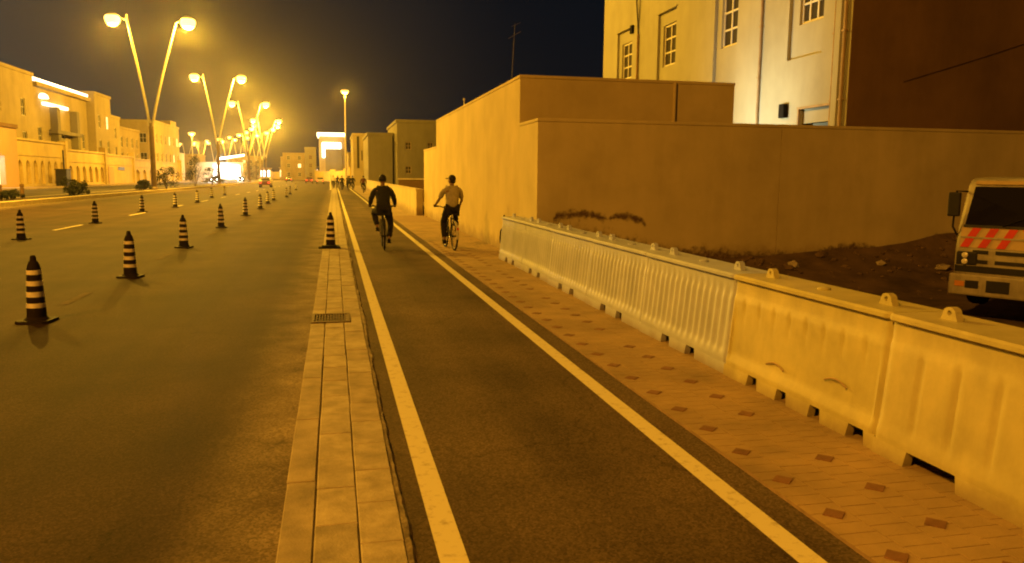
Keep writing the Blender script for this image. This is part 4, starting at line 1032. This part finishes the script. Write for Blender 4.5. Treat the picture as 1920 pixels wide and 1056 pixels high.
for x in (-.25, .35):
    mb = MB(); mb.tube([(x, front_y(1.33) - .03, 1.33), (x + .42, front_y(1.52) - .03, 1.52)], .012, 5); mb.build('wiper', 'black', tk)
# chevrons below the windscreen
fpoly([(-.82, .985), (.82, .985), (.82, 1.295), (-.82, 1.295)], 'truck_pale', 'chevron_panel', .006)
for s in (-1, 1):
    for x in (.03, .29, .54):
        w = .12; fpoly([(s * x, 1.29), (s * (x + w), 1.29), (s * (x + w + .15), .99), (s * (x + .15), .99)][::s], 'truck_red', 'chevron_stripe', .014)
fpoly([(-.82, 1.13), (.82, 1.13), (.82, 1.155), (-.82, 1.155)], 'truck', 'panel_seam', .018)
for z in (.93, .78):
    for a, b in ((-.62, -.40), (-.30, .20), (.30, .55)):
        fpoly([(a, z - .035), (b, z - .035), (b, z + .02), (a, z + .02)], 'trim', 'grille_slot', .012)
fpoly([(-.86, .60), (.86, .60), (.86, .70), (-.86, .70)], 'trim', 'grille_slot', .014)
mb = MB(); mb.box(-h_ - .02, h_ + .02, -.10, .25, .24, .575); mb.build('bumper', 'truck', tk, bevel=.03)
for a, b in ((-.66, -.47), (.22, .42)):
    mb = MB(); mb.box(a, b, -.108, -.09, .36, .48); mb.build('fog_light', 'trim', tk)
mb = MB(); mb.box(-.36, -.04, -.112, -.09, .32, .50); mb.build('number_plate', 'trim', tk)
for s in (-1, 1):
    mb = MB(); mb.box(s * .70 - .15, s * .70 + .15, -.022, .06, .71, .92); hl = mb.build('headlight', 'trim', tk, bevel=.02)
    for zz in (.765, .865):
        mb = MB(); mb.lathe([(.045, 0), (.045, .02), (.02, .03)], 12); mb.v = [(p[0] + s * .72, -.02 - p[2], p[1] + zz) for p in mb.v]; mb.build('lens', 'lamp_clear', hl)
    mb = MB(); mb.box(s * .74 - .07, s * .74 + .07, -.112, -.09, .38, .46); mb.build('indicator', 'amber', tk)
    mb = MB(); mb.tube([(s * .86, .28, 1.85), (s * .94, .05, 1.86), (s * .955, .03, 1.30), (s * .88, .1, 1.12)], .016, 6); mi = mb.build('mirror_arm', 'black', tk)
    mb = MB(); mb.box(s * .95 - .09, s * .95 + .09, -.02, .05, 1.46, 1.84); mb.build('mirror', 'trim', mi, bevel=.02)
    mb = MB(); mb.box(s * .905 - .006, s * .905 + .006, .38, 1.15, 1.32, 1.85); mb.v = [(p[0] * .955, p[1], p[2]) for p in mb.v]; mb.build('side_window', 'truck_glass', tk)
    for y in (.85, 3.3):
        mb = MB(); mb.lathe([(.2, -.11), (.36, -.1), (.38, -.05), (.38, .05), (.36, .1), (.2, .11)], 20, (s * .76, y, .375), axis='x'); w = mb.build('wheel', 'black', tk, smooth=True)
        mb = MB(); mb.lathe([(.2, -.01), (.19, .02), (.08, .05), (.06, .06)], 14, (s * .865, y, .375), axis='x'); mb.build('rim', 'steel', w)
mb = MB(); mb.box(-.72, .72, .3, 4.6, .42, .60); mb.build('chassis', 'trim', tk)
mb = MB(); mb.box(-.92, .92, 1.75, 4.8, .62, .74); mb.box(-.92, -.88, 1.75, 4.8, .74, 1.15); mb.box(.88, .92, 1.75, 4.8, .74, 1.15); mb.box(-.88, .88, 4.76, 4.8, .74, 1.15); mb.box(-.92, .92, 1.70, 1.75, .62, 1.9); mb.build('cargo_bed', 'truck', tk)
fpoly([(-.75, 1.965), (.75, 1.965), (.75, 2.02), (-.75, 2.02)], 'truck_pale', 'roof_visor', .03, .03)

# ------------------------------------------------------------------ bicycles and riders
def ring(c, r, n=28): return [(c[0], c[1] + r * math.cos(2 * math.pi * i / n), c[2] + r * math.sin(2 * math.pi * i / n)) for i in range(n)]
WR, RA, FA = .35, Vector((0, -.46, .35)), Vector((0, .62, .35))
def bike_parts(root, paint='bike', guard=None, steer=0.0):
    mb = MB(); T = mb.tube
    BBk, ST, HT, HB = (0, 0, .30), (0, -.17, .86), (0, .40, .90), (0, .45, .72)
    T([BBk, ST], .017, 8); T([ST, HT], .017, 8); T([BBk, HB], .02, 8); T([HT, HB], .022, 8)
    for s in (-1, 1):
        T([(s * .035, 0, .30), (s * .065, -.44, .35)], .010, 6); T([(s * .03, -.15, .80), (s * .065, -.44, .35)], .009, 6)
    mb.build('frame', paint, root, smooth=True)
    mb = MB(); mb.tube([ST, (0, -.20, .96)], .014, 8); mb.build('seat_post', 'chrome', root)
    mb = MB(); v = []
    for y, w, z in ((-.34, .07, .975), (-.30, .085, .985), (-.2, .065, .98), (-.1, .03, .975), (.0, .018, .97)): v += [(-w, y, z - .02), (-w * .6, y, z + .012), (w * .6, y, z + .012), (w, y, z - .02), (0, y, z - .04)]
    f = [tuple(5 * i + q for q in ()) for i in range(0)]
    for i in range(4):
        for k in range(5): f.append((5 * i + k, 5 * i + (k + 1) % 5, 5 * i + 5 + (k + 1) % 5, 5 * i + 5 + k))
    f += [(0, 1, 2, 3, 4), (20, 21, 22, 23, 24)]; mb.add(v, f); mb.build('saddle', 'black', root, smooth=True)
    mb = MB()
    for s in (-1, 1): mb.tube([(s * .055, .46, .70), (s * .06, .55, .52), (s * .06, .62, .35)], .012, 6)
    mb.tube([(-.055, .46, .70), (.055, .46, .70)], .014, 6); mb.tube([(0, .46, .70), (0, .385, .98)], .015, 6); mb.build('fork', paint, root)
    mb = MB(); mb.tube([(-.33, .36, 1.04), (-.2, .40, 1.05), (-.06, .44, 1.0), (.06, .44, 1.0), (.2, .40, 1.05), (.33, .36, 1.04)], .013, 7); mb.tube([(0, .385, .97), (0, .44, 1.0)], .016, 6); hb = mb.build('handlebar', 'bike', root, smooth=True)
    for s in (-1, 1):
        mb = MB(); mb.tube([(s * .22, .393, 1.049), (s * .335, .358, 1.04)], .018, 8); mb.build('grip', 'black', hb)
    for c in (RA, FA):
        mb = MB(); mb.tube(ring(c, WR - .022), .023, 8, closed=True); mb.tube([c + Vector((-.06, 0, 0)), c + Vector((.06, 0, 0))], .02, 8)
        w = mb.build('wheel', 'black', root, smooth=True)
        mb = MB(); mb.tube(ring(c, WR - .05), .011, 5, closed=True)
        for i in range(16):
            a = 2 * math.pi * i / 16; mb.tube([c + Vector((.02 * (-1) ** i, 0, 0)), c + Vector((0, (WR - .05) * math.cos(a), (WR - .05) * math.sin(a)))], .0022, 3)
        mb.build('rim', 'chrome', w)
    mb = MB(); mb.lathe([(.02, -.004), (.095, -.003), (.095, .003), (.02, .004)], 20, (.05, 0, .30), axis='x'); mb.build('chainring', 'chrome', root)
    for s, a in ((-1, root['crank']), (1, root['crank'] + math.pi)):
        p = Vector((s * .085, .165 * math.cos(a), .30 + .165 * math.sin(a)))
        mb = MB(); mb.tube([(s * .07, 0, .30), p], .012, 6); cr_ = mb.build('crank', 'chrome', root)
        mb = MB(); mb.box(min(s * .09, s * .19), max(s * .09, s * .19), p.y - .035, p.y + .035, p.z - .012, p.z + .012); mb.build('pedal', 'black', cr_)
    if guard:
        mb = MB(); P = [RA + Vector((0, (WR + .03) * math.cos(a), (WR + .03) * math.sin(a))) for a in [R(60 + 8 * i) for i in range(17)]]; v = []; f = []
        for p in P:
            d = (p - RA).normalized(); v += [tuple(p + Vector((-.032, 0, 0)) - d * .012), tuple(p), tuple(p + Vector((.032, 0, 0)) - d * .012)]
        for i in range(len(P) - 1):
            for k in range(2): f.append((3 * i + k, 3 * i + k + 1, 3 * i + 4 + k, 3 * i + 3 + k))
        mb.add(v, f); mb.build('mudguard', guard, root)
        mb = MB(); mb.tube([(0, -.21, .93), (0, -.235, .78)], .02, 8); mb.build('light_bracket', guard, root)
        mb = MB(); mb.box(-.022, .022, -.86, -.84, .52, .58); mb.build('reflector', 'tail_off', root)
MT['tail_off'] = mat('red_reflector', (.4, .02, .02), .3)

def skin_mesh(nodes, edges, name, sub=2, root=0):
    me = bpy.data.meshes.new(name); me.from_pydata([n_[0] for n_ in nodes], edges, []); o = bpy.data.objects.new(name, me); COL.objects.link(o)
    o.modifiers.new('skin', 'SKIN'); ly = me.skin_vertices[0].data
    for i, n_ in enumerate(nodes):
        r = n_[1]; ly[i].radius = (r, r) if not isinstance(r, tuple) else r; ly[i].use_root = (i == root)
    o.modifiers['skin'].use_smooth_shade = True
    sb = o.modifiers.new('sub', 'SUBSURF'); sb.levels = sub; sb.render_levels = sub
    dg = bpy.context.evaluated_depsgraph_get(); ev = o.evaluated_get(dg); m2 = bpy.data.meshes.new_from_object(ev, depsgraph=dg)
    bpy.data.objects.remove(o); bpy.data.meshes.remove(me); return m2
def blob_mesh(c, rx, ry, rz_, fn=None, seg=20, rings=14):
    bm = bmesh.new(); bmesh.ops.create_uvsphere(bm, u_segments=seg, v_segments=rings, radius=1)
    for v in bm.verts:
        p = Vector((v.co.x * rx, v.co.y * ry, v.co.z * rz_))
        if fn: p = fn(p)
        v.co = p + Vector(c)
    me = bpy.data.meshes.new('blob'); bm.to_mesh(me); bm.free(); return me
def fuse(meshes, name, voxel=None, m='skin', fold=0):
    bm = bmesh.new()
    for me in meshes: bm.from_mesh(me)
    me = bpy.data.meshes.new(name); bm.to_mesh(me); bm.free()
    o = bpy.data.objects.new(name, me); COL.objects.link(o)
    if voxel:
        r = o.modifiers.new('remesh', 'REMESH'); r.mode = 'VOXEL'; r.voxel_size = voxel; r.use_smooth_shade = True
        s = o.modifiers.new('smooth', 'SMOOTH'); s.factor = .5; s.iterations = 2
        dg = bpy.context.evaluated_depsgraph_get(); m2 = bpy.data.meshes.new_from_object(o.evaluated_get(dg), depsgraph=dg)
        o.modifiers.clear(); o.data = m2; m2.name = name
    if fold:
        for v in o.data.vertices:
            p = v.co; d = nz.noise(Vector((p.x * 9, p.y * 9, p.z * 16 + p.x * 6))) + .5 * nz.noise(Vector((p.x * 22, p.y * 22 + 4, p.z * 30)))
            v.co = p + v.normal * d * fold
    o.data.polygons.foreach_set('use_smooth', [True] * len(o.data.polygons)); o.data.materials.clear(); o.data.materials.append(MT[m]); return o
def lerp(a, b, t): return tuple(a[i] + (b[i] - a[i]) * t for i in range(3))
def rider(root, kind, crank, head_yaw=0, voxel=.011, lean=0.0):
    """seated cyclist facing +Y; local origin at the bike's origin"""
    hip = (0, -.17, 1.02); waist = (lean * .4, -.12, 1.20); chest = (lean, .0, 1.38); neckb = (lean, .055, 1.515); neck = (lean * 1.1, .085, 1.585); headc = (lean * 1.15, .115, 1.70)
    legs = []; arms = []
    for s, a in ((-1, crank), (1, crank + math.pi)):
        foot = Vector((s * .135, .165 * math.cos(a) - .03, .30 + .165 * math.sin(a) + .085)); hj = Vector((s * .10, -.15, .98))
        toe = foot + Vector((s * .02, .15, -.05)); heel = foot + Vector((0, -.07, -.04))
        d = foot - hj; L1 = L2 = .45; dist = min(d.length, .88); mid = hj + d * .5; hgt = math.sqrt(max(.0004, L1 * L1 - (dist / 2) ** 2))
        pl = Vector((s * (.30 if kind == 1 else .14), 1, .25)); pl = (pl - d.normalized() * pl.dot(d.normalized())).normalized(); knee = mid + pl * hgt
        legs.append((s, hj, knee, foot, heel, toe))
    for s in (-1, 1):
        sh = Vector((s * .195 + lean, .035, 1.465)); hand = Vector((s * .315, .36, 1.065)); d = hand - sh; L1 = .30; L2 = .29
        dist = d.length; hgt = math.sqrt(max(.0004, L1 ** 2 - (min(dist, .58) / 2) ** 2)); pl = Vector((s * .45, -.3, -.8)); pl = (pl - d.normalized() * pl.dot(d.normalized())).normalized()
        elb = sh + d * .5 + pl * min(hgt, .09); arms.append((s, sh, elb, hand))
    # body
    N_ = [(hip, .125), (waist, .105), (chest, (.135, .10)), (neckb, .058), (neck, .058), (lerp(neck, headc, .6), .06)]; E_ = [(0, 1), (1, 2), (2, 3), (3, 4), (4, 5)]
    for s, hj, kn, ft, he, to in legs:
        b = len(N_); N_ += [(tuple(hj), .095), (tuple(hj.lerp(kn, .5)), .078), (tuple(kn), .058), (tuple(kn.lerp(ft, .4)), .056), (tuple(ft), .038), (tuple(to), .03)]
        E_ += [(0, b), (b, b + 1), (b + 1, b + 2), (b + 2, b + 3), (b + 3, b + 4), (b + 4, b + 5)]
    hands = []
    for s, sh, el, ha in arms:
        b = len(N_); wr = el.lerp(ha, .86); N_ += [(tuple(sh), .046), (tuple(sh.lerp(el, .5)), .044), (tuple(el), .038), (tuple(el.lerp(wr, .5)), .036), (tuple(wr), .027), (tuple(wr.lerp(ha, .8)), .034)]
        E_ += [(2, b), (b, b + 1), (b + 1, b + 2), (b + 2, b + 3), (b + 3, b + 4), (b + 4, b + 5)]; hands.append((s, wr, ha))
    parts = [skin_mesh(N_, E_, 'b')]
    for s, wr, ha in hands:   # fingers curl over the grip, thumb under
        for k in range(4):
            x = ha.x + s * (.03 - .021 * k); base = Vector((x, ha.y - .005, ha.z + .012)); ln = (.9, 1.0, .95, .8)[k]
            pts = [base + Vector((0, -.03, .012)), base + Vector((0, .02 * ln, .012)), base + Vector((0, .038 * ln, -.012)), base + Vector((0, .022, -.036 * ln)), base + Vector((0, .0, -.042 * ln))]
            parts.append(skin_mesh([(tuple(p), .0098) for p in pts], [(i, i + 1) for i in range(4)], 'f', 1))
        th = [Vector((ha.x - s * .03, ha.y - .035, ha.z + .0)), Vector((ha.x - s * .05, ha.y - .02, ha.z - .02)), Vector((ha.x - s * .045, ha.y + .012, ha.z - .036))]
        parts.append(skin_mesh([(tuple(p), .0115) for p in th], [(0, 1), (1, 2)], 't', 1))
    rotm = Matrix.Rotation(head_yaw, 4, 'Z')
    def H(p): return Vector(headc) + rotm @ Vector(p)
    def hs(p):
        q = p.copy()
        if q.z < 0: q.x *= 1 - .32 * (-q.z / .125); q.y = q.y * (1 - .18 * (-q.z / .125)) + .012 * (-q.z / .125)
        for ex in (-.032, .032):
            if q.y > 0: q.y -= .012 * math.exp(-((q.x - ex) ** 2 + (q.z + .002) ** 2) / .0003)
        q.y += .010 * math.exp(-(q.x ** 2 / .0012 + (q.z + .062) ** 2 / .0002)) if q.y > 0 else 0
        return rotm @ q
    parts.append(blob_mesh(headc, .076, .098, .122, hs))
    nb = [H((0, .088, .0)), H((0, .118, -.032)), H((0, .10, -.045))]; parts.append(skin_mesh([(tuple(nb[0]), .010), (tuple(nb[1]), .016), (tuple(nb[2]), .011)], [(0, 1), (1, 2)], 'n', 1))
    for s in (-1, 1): parts.append(blob_mesh(H((s * .078, -.008, -.012)), .012, .022, .034, lambda p: rotm @ p, 10, 8))
    body = fuse(parts, 'body', voxel, 'skin'); body.parent = root
    # shirt: torso and sleeves as overlapping chains fused into one cloth surface
    w_ = 1.08 if kind == 1 else 1.0
    ms = [skin_mesh([((hip[0], hip[1] - .015, hip[2] - .05), .168 * w_), (waist, .165 * w_), (chest, (.20 * w_, .155 * w_)), (lerp(chest, neckb, .6), (.135, .11)), (neckb, .075)], [(i, i + 1) for i in range(4)], 's')]
    for s, sh, el, ha in arms:
        ch = [((sh.x - s * .11, sh.y, sh.z - .03), .095), (tuple(sh), .080 * w_), (tuple(sh.lerp(el, .5)), .070 * w_), (tuple(sh.lerp(el, .95)), .066 * w_)]
        if kind == 1: ch += [(tuple(el.lerp(ha, .4)), .058), (tuple(el.lerp(ha, .8)), .045)]
        ms.append(skin_mesh(ch, [(i, i + 1) for i in range(len(ch) - 1)], 's'))
    sl, sr = arms[0][1], arms[1][1]; ymid = lerp(sl, sr, .5)
    ms.append(skin_mesh([(tuple(sl), .082), (lerp(sl, ymid, .55), .106), ((ymid[0], ymid[1] + .005, ymid[2] + .02), .118), (lerp(sr, ymid, .55), .106), (tuple(sr), .082)], [(i, i + 1) for i in range(4)], 'y', root=2))
    o = fuse(ms, 'shirt', .013, 'cloth_dark' if kind == 1 else 'cloth_khaki', fold=.010); o.parent = root
    N_ = [((0, -.17, .985), .15)]; E_ = []
    for s, hj, kn, ft, he, to in legs:
        b = len(N_); N_ += [(tuple(hj), .118), (tuple(hj.lerp(kn, .5)), .10), (tuple(kn), .082), (tuple(kn.lerp(ft, .5)), .078), (tuple(kn.lerp(ft, .90)), .068)]; E_ += [(0, b), (b, b + 1), (b + 1, b + 2), (b + 2, b + 3), (b + 3, b + 4)]
    o = fuse([skin_mesh(N_, E_, 'p')], 'trousers', .013, 'cloth_navy', fold=.012); o.parent = root
    for s, hj, kn, ft, he, to in legs:
        o = fuse([skin_mesh([(tuple(he), .045), (tuple(ft.lerp(to, .5)), .047), (tuple(to), .036)], [(0, 1), (1, 2)], 'sh')], 'shoe', .012, 'black'); o.parent = root
    hc = blob_mesh(H((0, -.012, .028)), (.100 if kind == 1 else .09), (.116 if kind == 1 else .106), (.118 if kind == 1 else .108), lambda p: rotm @ (Vector((p.x, p.y, max(p.z, -.055 + max(0, p.y) * 1.6)))))
    o = fuse([hc], 'hair' if kind == 1 else 'cap', .012, 'hair'); o.parent = root
    if kind == 2:
        o = fuse([blob_mesh(H((0, .12, .045)), .062, .075, .012, lambda p: rotm @ (p + Vector((0, 0, -p.x * p.x * 5))))], 'cap_brim', .008, 'hair'); o.parent = root
        o = fuse([blob_mesh(H((0, -.03, -.035)), .080, .078, .06, lambda p: rotm @ Vector((p.x, min(p.y, .02), p.z)))], 'hair', .012, 'hair'); o.parent = root
    return body

r1 = (1.18, 19.95, 0); CR1 = R(62)
b1 = thing('bicycle', 'dark bicycle under the cyclist dressed in black', 'bicycle', r1, R(-1)); b1['crank'] = CR1; bike_parts(b1, 'bike')
p1 = thing('person', 'cyclist in dark clothes riding away in the marked bike lane', 'person', r1, R(-1)); rider(p1, 1, CR1)
r2_ = (2.80, 19.45, .02); CR2 = R(-70)
b2 = thing('bicycle', 'bicycle with pale mudguard under the cyclist in the cap', 'bicycle', r2_, R(4)); b2['crank'] = CR2; bike_parts(b2, 'bike', 'bike_pale')
p2 = thing('person', 'cyclist in khaki shirt and cap riding along the footpath', 'person', r2_, R(4)); rider(p2, 2, CR2, head_yaw=R(38), lean=.05)
far_l = ['small distant cyclist in pale clothes at the left of the group', 'distant cyclist in dark clothes left in the group ahead', 'distant cyclist in the middle of the group ahead', 'distant cyclist right of the middle in the group ahead', 'distant cyclist in maroon at the right of the group', 'distant pedestrian-like rider nearest the lamp mast', 'distant rider at the back of the group ahead']
for i, (x, y, shirt, k) in enumerate([(-.1, 118, 'cloth_white', 1), (1.0, 104, 'cloth_dark', 1), (1.75, 98, 'cloth_dark', 2), (2.3, 103, 'cloth_navy', 1), (3.05, 86, 'cloth_red', 1), (.5, 125, 'cloth_navy', 2), (2.0, 122, 'cloth_dark', 2)]):
    sp, sb_ = (p1, b1) if k == 1 else (p2, b2)
    for src, nm, cat in ((sp, 'rider', 'person'), (sb_, 'bike', 'bicycle')):
        t = copy_tree(src); t.location = (x, y, 0); t.rotation_euler = (0, 0, R(random.uniform(-6, 6))); t['group'] = 'far cyclists riding in a group' if cat == 'person' else 'bicycles of the far cyclists'
        t['label'] = far_l[i] if cat == 'person' else 'bicycle of the ' + far_l[i]
        if cat == 'person':
            for ch in t.children:
                if ch.name.startswith('shirt'):
                    ch.material_slots[0].link = 'OBJECT'; ch.material_slots[0].material = MT[shirt]
    if i == 0: pass
pb = thing('marker_post', 'slim white marker post at the far kerb end', 'post', (-.45 , 112, -.12)); mb = MB(); mb.lathe([(.16, 0), (.1, .1), (.09, 1.9), (.05, 2.0)], 10); mb.build('post', 'cone_band', pb, smooth=True)

# ------------------------------------------------------------------ night haze
mb = MB(); mb.box(-260, 160, -120, 620, -1.6, 21.5); hz = mb.build('haze', MT['trim']); tag(hz, kind='stuff')
hm = bpy.data.materials.new('haze_air'); hm.use_nodes = True; n = hm.node_tree; n.nodes.clear()
oo = n.nodes.new('ShaderNodeOutputMaterial'); pv = n.nodes.new('ShaderNodeVolumePrincipled'); pv.inputs['Color'].default_value = (.9, .88, .85, 1)
pv.inputs['Density'].default_value = HAZE_DENSITY; pv.inputs['Anisotropy'].default_value = .92
n.links.new(pv.outputs[0], oo.inputs['Volume']); hz.data.materials.clear(); hz.data.materials.append(hm)
